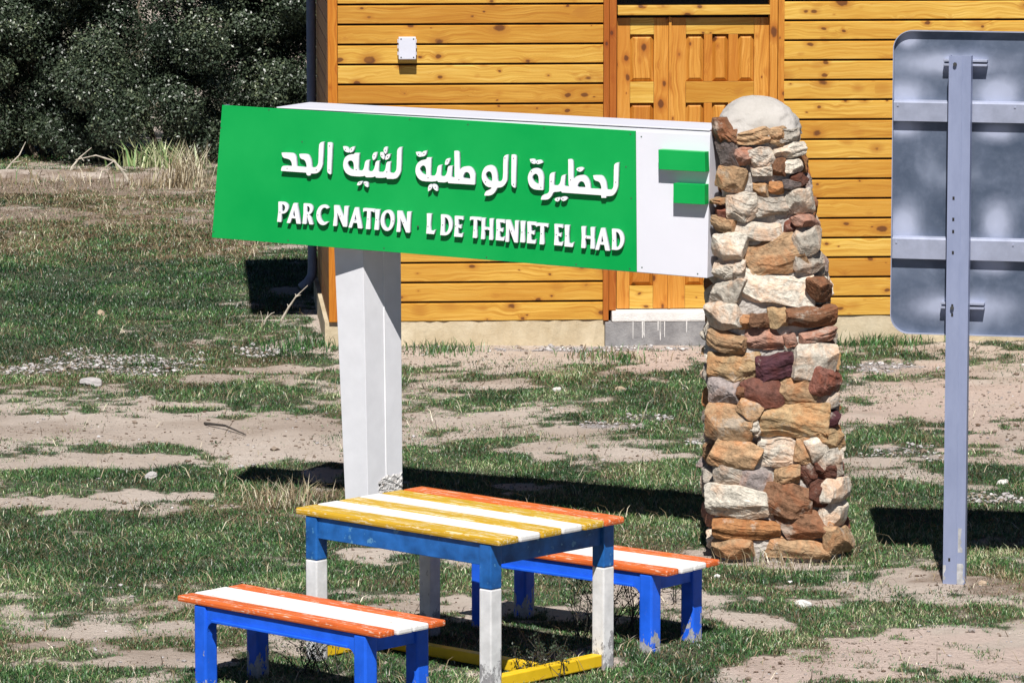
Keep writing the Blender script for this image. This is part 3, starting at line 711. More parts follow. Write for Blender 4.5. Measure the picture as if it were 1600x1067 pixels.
# folded tin cover on top
MB().prism([sp(331.5, 371.3, .0075), sp(335.5, 371.8, .0075), sp(351, 164.9, .0075), sp(347.2, 164.7, .0075)], SN * 0.06, bevel=0.001).build('return_edge', M['steel_edge'], sign)
MB().prism([sp(432, 169.2, .003), sp(1109, 205, .003), sp(1109, 202.8, .003), sp(432, 167.4, .003)], SN * (TH + .01), bevel=0.002).build('top_cover', M['sign_white'], sign)
BD = -0.055
for q_ in ([(1028.5, 234), (1101, 238), (1102, 269), (1029, 265)], [(1052, 286.5), (1101, 289), (1101, 320), (1052, 317.5)]):
    q_ = [q_[0], q_[1], q_[2], q_[3]]
    MB().prism([sp(x, y, BD) for x, y in q_], SN * (-BD - 0.0005), bevel=0.002).build('green_block', M['sign_green'], sign)
LT = 0.024                                   # thickness of the raised letters
def letter(pos, neg, jit=0.0, smooth_it=2):
    f = -LT - jit
    me = glyph_mesh('letter', pos, neg, lambda x, y: sp(x, y, f), SN * (LT + jit - 0.0006))
    return link('letter', me, [M['letter_white'], M['letter_side_shade']], sign)
def Z(o, s, pts, it=1):
    return chaikin([(o[0] + x / s, o[1] + y / s) for x, y in pts], it)
ARAB = [
 ((430, 215), 15.24, [
  ([(1250,120),(1250,119),(1310,118),(1345,150),(1355,200),(1325,880),(1325,881),(1290,875),(1245,835),(1235,780),(1245,500)], []),
  ([(150,362),(151,362),(390,368),(440,395),(480,450),(500,540),(500,690),(501,691),(740,712),(745,712),(745,640),(720,570),(680,525),(620,515),(585,470),(570,395),(571,394),(740,395),(790,430),(830,500),(855,590),(860,715),(862,716),(935,718),(980,700),(1015,650),(1030,590),(1040,200),(1060,140),(1100,110),(1150,108),(1151,109),(1125,600),(1115,690),(1080,770),(1020,840),(960,860),(845,858),(844,859),(845,905),(780,910),(745,885),(740,840),(739,839),(140,797),(139,796),(140,760),(155,705),(190,675),(393,685),(395,684),(400,640),(380,570),(340,525),(280,505),(200,490),(165,440)], [])]),
 ((530, 215), 11.855, [
  ([(280,290),(281,289),(362,290),(363,291),(350,610),(352,612),(420,620),(455,580),(470,500),(480,450),(510,418),(550,415),(552,416),(535,625),(537,627),(600,635),(640,600),(660,540),(670,470),(690,435),(738,430),(739,431),(720,640),(722,641),(800,645),(840,620),(860,570),(870,480),(890,450),(942,445),(943,446),(930,655),(932,656),(1000,665),(1040,640),(1065,580),(1070,260),(1085,210),(1120,178),(1152,178),(1153,179),(1140,600),(1130,660),(1090,730),(1040,770),(885,767),(884,766),(875,735),(830,750),(680,747),(679,746),(670,715),(620,740),(490,737),(489,736),(480,705),(420,725),(230,715),(160,685),(110,640),(75,560),(72,480),(90,400),(130,345),(200,315),(280,312)],
   [[(215,425),(250,440),(270,490),(270,606),(269,607),(225,600),(180,570),(155,520),(150,470),(175,435)]]),
  ([(70,165),(71,164),(130,170),(170,210),(185,279),(184,280),(130,275),(85,235)], []), ([(275,165),(276,166),(215,185),(190,230),(196,284),(197,285),(245,270),(275,220)], []),
  ([(690,270),(640,280),(610,340),(615,400),(635,424),(636,425),(670,395),(690,340)], []),
  ([(865,165),(830,195),(818,240),(835,285),(860,309),(861,309),(880,270),(885,200)], []), ([(760,274),(761,274),(800,275),(830,310),(834,409),(833,410),(790,390),(762,340)], []), ([(940,305),(941,306),(890,310),(858,345),(852,414),(853,415),(900,410),(935,360)], []),
  ([(425,810),(365,815),(335,850),(328,884),(329,885),(375,890),(415,860)], []), ([(450,815),(500,820),(530,850),(531,924),(530,925),(485,905),(455,860)], [])]),
 ((640, 225), 12.555, [
  ([(340,270),(341,269),(418,268),(419,269),(405,630),(407,631),(480,630),(515,600),(535,540),(545,460),(570,420),(622,410),(623,411),(605,635),(607,636),(680,640),(720,600),(740,540),(745,470),(770,430),(832,430),(833,431),(815,655),(817,656),(885,665),(884,660),(880,580),(878,140),(879,139),(925,138),(955,160),(970,210),(972,515),(974,516),(1000,490),(1050,450),(1130,438),(1190,455),(1240,510),(1275,590),(1280,640),(1276,800),(1275,801),(760,771),(758,770),(750,735),(700,760),(555,749),(554,748),(545,720),(490,742),(270,735),(200,705),(150,650),(115,570),(115,480),(140,400),(190,345),(260,315),(330,305)],
   [[(260,418),(300,435),(325,490),(325,614),(324,615),(275,605),(225,575),(195,520),(205,460)], [(1115,545),(1165,570),(1190,630),(1191,687),(1190,688),(1045,672),(1044,671),(1045,630),(1075,570)]]),
  ([(120,160),(121,159),(190,155),(232,190),(233,255),(232,256),(175,255),(135,215)], []), ([(330,130),(331,131),(265,145),(238,185),(237,249),(238,250),(290,245),(325,200)], []),
  ([(780,280),(730,290),(700,330),(690,409),(691,410),(740,415),(765,380),(785,330)], []),
  ([(435,785),(390,795),(360,850),(361,934),(362,935),(410,905),(438,860)], []), ([(447,785),(500,790),(540,840),(546,929),(545,930),(490,905),(452,850)], [])]),
 ((720, 225), 11.23, [
  ([(890,190),(891,189),(935,190),(960,215),(970,260),(957,770),(956,771),(925,765),(890,730),(885,680)], []),
  ([(745,250),(770,205),(805,190),(820,191),(821,192),(812,620),(800,670),(760,730),(710,765),(635,768),(620,810),(580,870),(520,908),(415,910),(414,909),(415,880),(440,830),(490,810),(530,790),(545,765),(480,760),(420,720),(375,640),(365,560),(380,480),(420,410),(470,380),(520,372),(575,400),(610,450),(635,540),(640,658),(642,660),(690,662),(725,640),(742,580)],
   [[(490,475),(530,495),(550,550),(551,654),(550,655),(510,655),(460,625),(432,570),(440,510)]])]),
 ((815, 240), 12.555, [
  ([(285,285),(340,300),(390,350),(420,430),(430,500),(421,718),(420,719),(260,712),(190,675),(145,610),(120,510),(125,430),(160,350),(220,295)], [[(270,392),(310,410),(335,470),(336,599),(335,600),(285,595),(235,560),(205,500),(210,440)]]),
  ([(160,110),(161,109),(225,105),(265,140),(270,204),(269,205),(220,205),(175,170)], []), ([(274,150),(320,125),(375,130),(408,184),(407,185),(330,215),(285,200)], []),
  ([(545,440),(565,395),(600,372),(643,372),(644,373),(625,625),(627,626),(700,632),(745,600),(770,530),(775,470),(795,430),(853,412),(854,413),(835,640),(837,641),(930,650),(929,640),(918,590),(913,115),(914,114),(965,112),(990,140),(1005,190),(1005,505),(1007,506),(1035,485),(1080,445),(1146,425),(1220,425),(1280,470),(1320,540),(1340,620),(1341,690),(1343,691),(1564,700),(1566,699),(1561,640),(1536,570),(1496,545),(1446,535),(1416,500),(1401,430),(1402,429),(1536,425),(1586,450),(1626,510),(1656,590),(1666,708),(1668,710),(1756,715),(1786,690),(1806,640),(1811,240),(1831,200),(1876,178),(1899,178),(1900,179),(1886,620),(1876,690),(1836,780),(1776,835),(1656,835),(1655,836),(1656,872),(1655,873),(1567,873),(1566,872),(1561,820),(1559,819),(788,767),(786,766),(780,735),(740,750),(630,755),(610,780),(590,830),(540,890),(490,908),(380,907),(379,906),(380,880),(400,830),(450,800),(500,790),(530,765),(545,720)],
   [[(1166,540),(1216,560),(1246,610),(1252,667),(1251,668),(1091,660),(1090,659),(1096,610),(1126,565)]]),
  ([(1066,315),(1096,280),(1146,265),(1196,280),(1215,318),(1156,365),(1106,350)], []),
  ([(640,900),(680,865),(740,860),(752,900),(720,945),(670,940)], []), ([(763,870),(820,840),(880,855),(898,899),(830,940),(780,920)], [])]),
]
SCREW = []
for o_, s_, pcs in ARAB:
    for pos, neg in pcs: letter([Z(o_, s_, pos)], [Z(o_, s_, q_) for q_ in neg])
def ell(cx, cy, rx, ry, n=40, pw=2.0):
    f = lambda c: math.copysign(abs(c) ** (2 / pw), c)
    return [(cx + rx * f(math.cos(2 * math.pi * k / n)), cy + ry * f(math.sin(2 * math.pi * k / n))) for k in range(n)]
def half(x0, y0, y1, rx, n=16):
    """right-hand half ellipse from (x0,y0) to (x0,y1)"""
    return [(x0 + rx * math.cos(a), (y0 + y1) / 2 + (y1 - y0) / 2 * math.sin(a)) for a in [-math.pi / 2 + math.pi * k / n for k in range(n + 1)]]
GLY = {
 'I': ([[(0,0),(1,0),(.86,.5),(1,1),(0,1),(.14,.5)]], []),
 'L': ([[(.0,0),(.50,0),(.44,.5),(.46,.84),(.80,.84),(1,.76),(.90,1),(0,1),(.06,.5)]], []),
 'T': ([[(.0,.01),(.06,0),(.94,0),(1,.0),(1,.19),(.90,.135),(.66,.13),(.64,.55),(.69,1),(.31,1),(.36,.55),(.36,.13),(.12,.14),(.0,.20)]], []),
 'H': ([[(0,0),(.31,0),(.28,.43),(.72,.43),(.69,0),(1,0),(.96,.5),(1,1),(.69,1),(.72,.55),(.28,.55),(.31,1),(0,1),(.04,.5)]], []),
 'N': ([[(0,0),(.30,0),(.74,.62),(.73,.0),(1,0),(.97,.5),(.98,1),(.72,1),(.25,.34),(.26,1),(0,1),(.05,.5)]], []),
 'E': ([[(0,0),(.94,0),(1,.18),(.84,.14),(.44,.14),(.44,.43),(.66,.43),(.80,.38),(.80,.60),(.66,.56),(.44,.56),(.44,.85),(.82,.85),(1,.78),(.95,1),(0,1),(.06,.5)]], []),
 'D': ([[(0,0)] + half(.36, 0, 1, .64) + [(0,1),(.04,.5)]], [[(.33,.13)] + half(.38, .13, .87, .34) + [(.33,.87)]]),
 'O': ([ell(.5,.5,.5,.5)], [ell(.5,.5,.25,.37)]),
 'C': ([ell(.56,.5,.56,.5)], [ell(.64,.5,.34,.36), [(.64,.22),(1.2,.10),(1.2,.86),(.64,.80)]]),
 'P': ([[(0,0)] + half(.45, 0, .58, .55) + [(.38,.60),(.40,1),(0,1),(.06,.5)]], [[(.38,.12)] + half(.46, .12, .47, .24) + [(.38,.47)]]),
 'R': ([[(0,0)] + half(.42, 0, .54, .46) + [(.62,.54),(1,1),(.66,1),(.38,.58),(.36,1),(0,1),(.05,.5)]], [[(.34,.12)] + half(.42, .12, .43, .20) + [(.34,.43)]]),
 'A': ([[(.40,0),(.62,0),(1,1),(.70,1),(.62,.75),(.33,.75),(.24,1),(0,1)]], [[(.48,.32),(.57,.62),(.38,.62)]]),
}
Z7, Z8 = ((425, 305), 6.957), ((650, 320), 4.776)
LAT = [(Z7, [('P',62,172,76,294),('A',166,318,88,308),('R',336,452,95,316),('C',482,616,104,326),('N',668,822,116,340),('A',836,984,135,358),('T',986,1108,146,370),('I',1116,1164,156,378),('O',1180,1326,162,390),('N',1356,1504,176,404)]),
       (Z8, [('L',78,144,68,218),('D',183,270,76,230),('E',286,349,86,240),('T',400,480,92,248),('H',486,574,101,260),('E',596,660,110,267),('N',668,762,116,280),('I',778,812,122,281),('E',828,894,128,289),('T',896,982,139,296),('E',1031,1095,146,304),('L',1108,1176,153,314),('H',1233,1332,165,326),('A',1337,1446,174,340),('D',1461,1550,183,339)])]
k = 0
for (o_, s_), rows in LAT:
    for (ch, x0, x1, y0, y1) in rows:
        X0, X1, Y0, Y1 = o_[0] + x0 / s_, o_[0] + x1 / s_, o_[1] + y0 / s_, o_[1] + y1 / s_
        lean = 0.075 * max(0, 1 - (X0 - 340) / 655)
        def tr(p, A=(X0, X1, Y0, Y1), ln=lean):
            u, v = p; x = A[0] + (A[1] - A[0]) * u
            return (x + ln * (0.5 - v) * (A[3] - A[2]), A[2] + (A[3] - A[2]) * v + (u - .5) * (A[1] - A[0]) * 0.078)
        pos, neg = GLY[ch]; k += 1
        letter([[tr(p) for p in q_] for q_ in pos], [[tr(p) for p in q_] for q_ in neg], jit=0.0004 * (k % 3))
# small screw heads through the letters
mb = MB()
for (x, y) in [(448.4,263.3),(494,265.8),(514.5,228.5),(514,266),(539.5,233.7),(549,233.4),(556.4,265.3),(584.4,243.7),(601.8,235.2),(596.5,243.3),(605.5,245.3),(604.3,269),(562.2,285.8),(570.2,287.3),(654,241.5),(662.3,240),(698.5,251.8),(668.7,278),(716.9,281),(671.8,293.5),(680,293),(788.8,247.3),(802,247.7),(758.4,284.3),(802.3,288.3),(831.2,252.7),(839.8,253.6),(830.2,268.2),(845,293),(861,283.8),(891.4,281.3),(904.4,265),(871,311.5),(879.5,310.8),(962,285),
               (437.3,331.8),(460,337.5),(480,336.2),(496.5,336.3),(531.5,338),(554.5,345),(575,342.5),(588.3,343.5),(614,345.6),(630,348),(668.6,354),(691.5,351.8),(712,353.5),(741,360),(761,358.6),(777,359.5),(799,361.5),(815.5,363),(825.5,363.8),(846,365.4),(869,366.8),(884.5,368.8),(916,371.2),(940.5,377.5),(958.5,376)]:
    p = sp(x, y, -LT - .0018); mb.tube([p, p + SN * 0.003], 0.0028, 8)
mb.build('screw', M['dark_screw'], sign)
mb = MB()
for (x, y) in [(472, 222), (541, 232), (731, 195), (960, 262), (978, 261), (420, 172), (640, 187), (850, 200), (985, 210), (345, 200), (338, 300), (334, 362), (450, 376), (600, 388), (760, 402), (900, 413), (984, 420), (986, 310), (1002, 214), (1003, 418), (1090, 428)]:
    p = sp(x, y, -.0012); mb.tube([p, p + SN * .002], .0042, 8)
mb.build('rivet', M['rivet_dark'], sign)
MB().tube([sp(653, 354, -.012), sp(653, 354, .002)], 0.005, 8).build('letter_stub', M['dark_screw'], sign)
# post: a tapered box standing back from the face
PO = 0.075
PY_ = R(40.0); PU = Vector((math.cos(PY_), -math.sin(PY_), 0)); PN = Vector((math.sin(PY_), math.cos(PY_), 0))
E1 = sp(567, 396, PO); ztop = E1.z + 0.02
def pp(px, py): return hit(px, py, E1 + sign_o, PN) - sign_o
L1 = pp(522, 392); E0 = pp(576, 830); L0 = pp(541.5, 834); E0.z = L0.z = -0.05; L1.z = E1.z = ztop
mb = MB().hexa([L0, E0, E0 + PN * 0.295, L0 + PN * 0.295, L1, E1, E1 + PN * 0.325, L1 + PN * 0.325], bevel=0.003)
post = mb.build('post', M['white_paint'], sign)
s0, s1 = E0 + PN * 0.155 + PU * 0.001, E1 + PN * 0.170 + PU * 0.001
MB().hexa([s0 + PN * a + PU * b for a, b in ((0, -.002), (0, .003), (.006, .003), (.006, -.002))] + [s1 + PN * a + PU * b for a, b in ((0, -.002), (0, .003), (.006, .003), (.006, -.002))]).build('seam_strip', M['letter_white'], post)
# crumpled tin patch at the foot of the post
bm = bmesh.new(); nn = 14; gr = np.random.default_rng(5)
def pf(z): tt = (z - (-.05)) / (ztop + .05); return E0.lerp(E1, tt)
grid = {}
for i in range(nn + 1):
    for j in range(nn + 1):
        a = 0.085 + 0.208 * i / nn; z = 0.125 + 0.145 * j / nn
        rag = 1.0 if 0 < i < nn and 0 < j < nn else 0.35
        b = pf(z); p = Vector((b.x, b.y, z)) + PN * (a + gr.uniform(-.006, .006)) + PU * (0.003 + rag * (0.007 * abs(math.sin(i * 0.6 + j * .9)) + gr.uniform(0, .005)))
        p.z += gr.uniform(-.008, .008); grid[i, j] = bm.verts.new(p)
for i in range(nn):
    for j in range(nn):
        if (i < 2 and j > nn - 3) or (i < 3 and j < 2) or (i == 0 and j % 3 == 0): continue
        bm.faces.new([grid[i, j], grid[i + 1, j], grid[i + 1, j + 1], grid[i, j + 1]])
bmesh.ops.recalc_face_normals(bm, faces=bm.faces[:])
me = bpy.data.meshes.new('torn_patch'); bm.to_mesh(me); bm.free()
po = link('torn_patch', me, paint('torn_tin', (0.60, 0.58, 0.57), 0.6, wear=(0.25, 0.2, 0.17), wear_amt=0.4, vary=0.15, scale=18), sign)
po['label'] = 'crumpled torn patch at the foot of the white post'
mb = MB()
for a, z, l in ((0.09, .235, .08), (0.12, .135, .14), (0.22, .255, .06)):
    b = pf(z); p = Vector((b.x, b.y, z)) + PU * 0.0025
    mb.prism([p + PN * a, p + PN * (a + l), p + PN * (a + l * .8) + Vector((0, 0, -.018)), p + PN * (a + .01) + Vector((0, 0, -.028))], PU * -0.004)
mb.build('tear_shade', M['dark_inside'], po)  # solid near-black slivers paint the shade inside the tears

# ------------------------------------------------------------------ stone pillar
S1 = ((1060, 140), 2.807); S2 = ((1060, 500), 2.667)
COLS = dict(g=(0.40, 0.36, 0.31), l=(0.52, 0.47, 0.40), w=(0.60, 0.55, 0.47), t=(0.38, 0.25, 0.145), y=(0.42, 0.295, 0.165), o=(0.34, 0.165, 0.07), b=(0.20, 0.105, 0.06), d=(0.10, 0.045, 0.032), r=(0.19, 0.085, 0.065), p=(0.075, 0.03, 0.04), k=(0.13, 0.105, 0.10), m=(0.27, 0.23, 0.22), n=(0.36, 0.21, 0.16))
STONES = [(S1, r) for r in [(140,135,185,230,'b'),(180,182,242,240,'b'),(250,178,395,246,'t'),(388,172,465,250,'t'),(475,180,565,238,'g'),(135,215,210,345,'k'),(240,265,322,335,'n'),(305,265,412,345,'g'),(440,245,572,305,'l'),(145,350,272,450,'t'),(310,335,402,387,'l'),(405,310,465,387,'b'),(470,320,560,372,'l'),(320,420,390,482,'y'),(388,415,456,467,'o'),(455,408,530,454,'k'),(540,375,590,435,'d'),(200,468,335,582,'l'),(330,480,505,570,'g'),(508,445,605,552,'w'),(130,515,172,572,'r'),(135,478,172,507,'t'),(133,565,207,637,'t'),(235,590,442,672,'l'),(455,580,522,657,'r'),(543,550,630,607,'n'),(538,610,642,717,'l'),(128,640,272,750,'w'),(280,658,542,812,'t'),(538,720,657,807,'g'),(125,755,232,837,'l'),(228,750,282,847,'l'),(123,840,247,942,'l'),(268,810,582,952,'w'),(595,830,672,932,'b'),(106,945,232,1052,'l'),(224,1000,302,1057,'t'),(300,990,388,1047,'b'),(384,965,467,1047,'y'),(468,960,692,1045,'b')]]
STONES += [(S2, r) for r in [(98,60,242,137,'t'),(270,45,452,127,'n'),(428,65,482,117,'n'),(523,45,652,97,'n'),(103,145,317,267,'y'),(313,148,467,252,'p'),(433,105,522,167,'l'),(478,105,657,242,'l'),(108,245,217,357,'m'),(213,285,262,332,'b'),(255,255,422,367,'r'),(408,240,567,362,'t'),(568,205,677,312,'r'),(233,335,337,407,'t'),(96,360,292,512,'t'),(273,415,327,487,'l'),(326,350,612,497,'y'),(578,310,667,392,'g'),(603,390,677,457,'p'),(598,455,682,542,'y'),(118,510,322,627,'t'),(320,500,482,622,'l'),(475,490,562,602,'t'),(528,490,622,592,'l'),(613,540,692,642,'g'),(123,580,242,707,'g'),(243,635,382,737,'m'),(388,610,492,692,'t'),(480,600,572,682,'d'),(568,590,647,662,'d'),(618,660,712,747,'l'),(100,700,352,822,'w'),(345,690,542,817,'b'),(533,675,627,777,'d'),(623,755,712,862,'w'),(133,835,407,917,'o'),(413,810,602,917,'b'),(588,840,642,897,'t'),(638,860,727,972,'t'),(360,915,632,995,'t'),(128,915,282,990,'t')]]
pf_y = gnd(1210, 880).y; PD0, PD1 = 0.36, 0.25
PC_Y = pf_y + PD0
def edges(py):
    ys = [150, 185, 300, 430, 520, 640, 760, 870, 900]
    l = [1114, 1113, 1110, 1106, 1104, 1101, 1101, 1107, 1108]; r = [1248, 1252, 1267, 1289, 1299, 1309, 1318, 1328, 1330]
    return np.interp(py, ys, l), np.interp(py, ys, r)
pil_o = Vector((gnd(1215, 880).x, PC_Y, 0))
pillar = empty('stone_pillar', pil_o, 0, 'tapered pillar of rough brown and grey stones with a rounded cement top', 'pillar')
AXN = Vector((0, 1, 0))
def prof(z):
    """centre and half widths at height z, from the silhouette"""
    py = proj((pil_o.x, PC_Y - 0.2, z))[1]; l, r = edges(py)
    a = hit(l, py, pil_o, AXN); b = hit(r, py, pil_o, AXN); tt = min(max(z / 2.45, 0), 1)
    return (a.x + b.x) / 2 - pil_o.x, (b.x - a.x) / 2, PD0 + (PD1 - PD0) * tt
EXPN = 4.2
def surf(u, z, side=1, inset=0.0):
    """point on the rounded-square shaft; u in -1..1 across, side 1 = front"""
    c, w, d = prof(z); w -= inset; d -= inset
    uu = max(-1, min(1, u)); return Vector((c + uu * w, -side * d * (1 - abs(uu) ** EXPN) ** (1 / EXPN), z))
# mortar core
_u, _v = np.meshgrid(np.arange(256) / 80.0, np.arange(150) / 60.0, indexing='ij'); core_n = fbm(_u, _v, 0.11, 950, 4)
core_v = []; NZ, NA = 190, 150
gz = np.linspace(-0.1, 2.36, NZ)
for z in gz:
    c, w, d = prof(max(0, z)); 
    for k in range(NA):
        a = 2 * math.pi * k / NA; ca, sa = math.cos(a), math.sin(a); rr = (abs(ca) ** EXPN + abs(sa) ** EXPN) ** (-1 / EXPN)
        ins = 0.082 - 0.050 * float(core_n[int(z * 80) % 256, k]) + random.uniform(-.003, .003)
        core_v.append((c + ca * rr * (w - ins), sa * rr * (d - ins), z))
fl = []; 
for i in range(NZ - 1):
    for k in range(NA): fl += [i * NA + k, i * NA + (k + 1) % NA, (i + 1) * NA + (k + 1) % NA, (i + 1) * NA + k]
link('mortar_core', np_mesh('mortar_core', core_v, fl, np.full(len(fl) // 4, 4), None, True), M['mortar'], pillar)
def rock(w, h, d, seed, nsub=11, pw=12.0):
    """a broken stone: blocky, cut by many planes so that it shows crisp facets and ledges"""
    g = np.random.default_rng(seed); bm = bmesh.new(); bmesh.ops.create_cube(bm, size=2.0)
    bmesh.ops.subdivide_edges(bm, edges=bm.edges[:], cuts=nsub, use_grid_fill=True)
    V = np.array([v.co for v in bm.verts]); F_ = [[v.index for v in f.verts] for f in bm.faces]; bm.free()
    k = (np.abs(V) ** pw).sum(1, keepdims=True) ** (1 / pw); V = V / k
    for _ in range(8):                      # corners broken off
        n = np.sign(g.normal(size=3)) * g.uniform(0.25, 1, 3); n /= np.linalg.norm(n)
        o = np.clip(V @ n - g.uniform(1.10, 1.42), 0, None); V = V - o[:, None] * n
    for _ in range(6):                      # cleavage over the front face
        n = np.array([g.normal(0, .75), -1, g.normal(0.1, .85)]); n /= np.linalg.norm(n)
        o = np.clip(V @ n - g.uniform(0.78, 1.05), 0, None); V = V - o[:, None] * n
    q = g.uniform(0, 9, 6)                  # stepped ledges along the bedding
    led = np.round((V[:, 2] + 0.25 * np.sin(V[:, 0] * 2 + q[0]) + V[:, 0] * g.normal(0, .25)) * g.uniform(1.5, 3.2)) % 2
    V[:, 1] += np.where(V[:, 1] < -.3, led * g.uniform(0, .13), 0)
    V[:, 2] *= 1 + 0.10 * np.sin(V[:, 0] * 2.3 + q[1]) + 0.05 * np.sin(V[:, 0] * 6 + q[2])
    V += g.normal(0, .007, V.shape); an = g.normal(0, .12); V[:, [0, 2]] = V[:, [0, 2]] @ np.array([[math.cos(an), -math.sin(an) * w / h], [math.sin(an) * h / w, math.cos(an)]]) if w > 0 else V[:, [0, 2]]
    V[:, 2] += V[:, 0] * g.normal(0, .09); V[:, 0] += V[:, 2] * g.normal(0, .12)
    return V * np.array([w / 2, d / 2, h / 2]), F_
SV, SF, SCOL, SRN = [], [], [], []; base = 0
def put_stone(P, tx, nout, w, h, d, col, seed):
    global base
    V, Fc = rock(w, h, d, seed)
    Rm = np.array([tx, [-n for n in nout], [0, 0, 1]])       # local x = tangent, local -y = outward
    W_ = V @ Rm + np.array(P); SV.append(W_); SF.extend([[i + base for i in f] for f in Fc]); base += len(V)
    c = np.clip(np.array(col) * (1 + np.random.default_rng(seed).normal(0, .10)), 0, .8)
    SCOL.append(np.tile(np.append(c, 1), (len(V), 1))); SRN.append(np.full(len(V), (seed * 0.377) % 1.0))
sd = 100
for (o_, s_), (x0, y0, x1, y1, cc) in STONES:
    sd += 1; X0, X1, Y0, Y1 = o_[0] + x0 / s_, o_[0] + x1 / s_, o_[1] + y0 / s_, o_[1] + y1 / s_
    px, py = (X0 + X1) / 2, (Y0 + Y1) / 2; l, r = edges(py); u = max(-.96, min(.96, (2 * px - l - r) / (r - l)))
    # height: ray to the front surface
    dep = PC_Y - PD0 * 0.95 * (1 - abs(u) ** EXPN) ** (1 / EXPN); p = hit(px, py, Vector((0, dep, 0)), AXN); z = p.z
    e = 0.02; a, b = surf(u - e, z), surf(u + e, z); tx = (b - a).normalized(); nout = Vector((tx.y, -tx.x, 0))
    fs = max(0.45, abs(tx.x)); sc = F / (p - CAM).length
    w = min((X1 - X0) / sc / fs, 0.5) * 1.04; h = (Y1 - Y0) / sc * 1.06; d = min(max(0.10, 0.55 * min(w, h)), .17)
    pos = surf(u, z) - nout * (d * 0.5 - 0.010 + random.uniform(-.020, .030))
    put_stone(pos, list(tx), list(nout), w, h, d, COLS[cc], sd)
# the flanks and back, laid in courses
keys = 'gltyolbmnrlw'
for ang in np.linspace(-0.25, math.pi + 0.25, 9):
    z = 0.07
    while z < 2.2:
        h = random.uniform(.09, .17); c, w, d = prof(z); sd += 1
        a = ang + random.uniform(-.1, .1); ca, sa = math.cos(a), math.sin(a); rr = (abs(ca) ** EXPN + abs(sa) ** EXPN) ** (-1 / EXPN)
        pos = Vector((c + ca * rr * w, sa * rr * d, z)); e = .03; c2, s2 = math.cos(a + e), math.sin(a + e); r2 = (abs(c2) ** EXPN + abs(s2) ** EXPN) ** (-1 / EXPN)
        tx = (Vector((c + c2 * r2 * w, s2 * r2 * d, z)) - pos).normalized() ; tx = Vector((tx.x, tx.y, 0)).normalized(); nout = Vector((tx.y, -tx.x, 0))
        if sa > 0.12: put_stone(pos - nout * .05, list(tx), list(nout), random.uniform(.17, .28), h, .13, COLS[random.choice(keys)], sd)
        z += h * 1.04
SV = np.concatenate(SV); fl = np.array(SF).ravel()
t = NT('pillar_stone'); v = t.tc.outputs['Object']; cA = t.attr('col').outputs['Color']; rn = t.attr('srnd').outputs['Fac']
off = t.n('ShaderNodeCombineXYZ'); t.l(t.math('MULTIPLY', rn, 30), off.inputs[0]); va = t.n('ShaderNodeVectorMath', operation='ADD'); t.l(v, va.inputs[0]); t.l(off.outputs[0], va.inputs[1]); vv = va.outputs[0]
s1 = t.noise(vv, 7, 5, 0.65, 0.6); s2 = t.noise(vv, 34, 6, 0.7)
c = t.mix(1.0, cA, t.ramp(s2, [(0.28, (0.38,) * 3), (0.5, (0.95,) * 3), (0.72, (1.35,) * 3)]), 'MULTIPLY')
c = t.mix(t.ramp(s1, [(0.46, (0, 0, 0)), (0.62, (0.55,) * 3)]), c, t.mix(1.0, cA, (1.25, 0.80, 0.55), 'MULTIPLY'))
c = t.mix(t.ramp(t.noise(vv, 5, 5, .7), [(0.58, (0, 0, 0)), (0.66, (0.55,) * 3)]), c, (0.47, 0.43, 0.37))
cr = t.n('ShaderNodeTexVoronoi', feature='DISTANCE_TO_EDGE'); cr.inputs['Scale'].default_value = 6; t.l(t.map(vv, (1, 1, 2.2)), cr.inputs['Vector'])
ck = t.ramp(cr.outputs['Distance'], [(0.0, (0, 0, 0)), (0.035, (1, 1, 1))])
t.bump(t.math('ADD', t.math('ADD', s1, t.math('MULTIPLY', s2, 0.8)), t.math('MULTIPLY', ck, 0.06)), 0.8, 0.018)
M['stone'] = t.done(c, 0.85, spec=0.25)
link('stonework', np_mesh('stonework', SV, fl, np.full(len(fl) // 4, 4), {'col': np.concatenate(SCOL), 'srnd': np.concatenate(SRN)}, True), M['stone'], pillar)
# lumpy mortar squeezed out between the stones and the rounded cement cap
g = np.random.default_rng(8)
cap_v = []; NR = 28; ztop_c = proj((pil_o.x, PC_Y - .2, 0))
z_base, z_peak = hit(1180, 203, pil_o - AXN * .2, AXN).z, hit(1180, 150, pil_o, AXN).z
pk = hit(1180, 150, pil_o, AXN).x - pil_o.x
for i in range(NR):
    f = i / (NR - 1); c, w, d = prof(z_base)
    z = z_base - 0.05 + (z_peak - z_base + .05) * math.sin(f * math.pi / 2)
    sc = max(0.02, math.cos(f * math.pi / 2)) ** 0.95
    for k in range(NA):
        a = 2 * math.pi * k / NA; ca, sa = math.cos(a), math.sin(a); rr = (abs(ca) ** 3 + abs(sa) ** 3) ** (-1 / 3)
        j = 0.99 + 0.11 * (float(core_n[(i * 9) % 256, k]) - 0.5) + 0.03 * math.sin(3 * a + 1) * (1 - f) + 0.018 * math.sin(5 * a + f * 9) + 0.012 * math.sin(11 * a - f * 17)
        cap_v.append((c * (1 - f) + pk * f + ca * rr * (w - .012) * sc * j, sa * rr * (d - .012) * sc * j, z + 0.012 * math.sin(3 * a + 2) * (1 - f) + g.uniform(-.002, .002)))
fl = []
for i in range(NR - 1):
    for k in range(NA): fl += [i * NA + k, i * NA + (k + 1) % NA, (i + 1) * NA + (k + 1) % NA, (i + 1) * NA + k]
lt = [4] * (len(fl) // 4); fl += list(range((NR - 1) * NA, NR * NA)); lt.append(NA)
link('cap', np_mesh('cap', cap_v, fl, lt), M['cap_cement'], pillar, smooth=True)

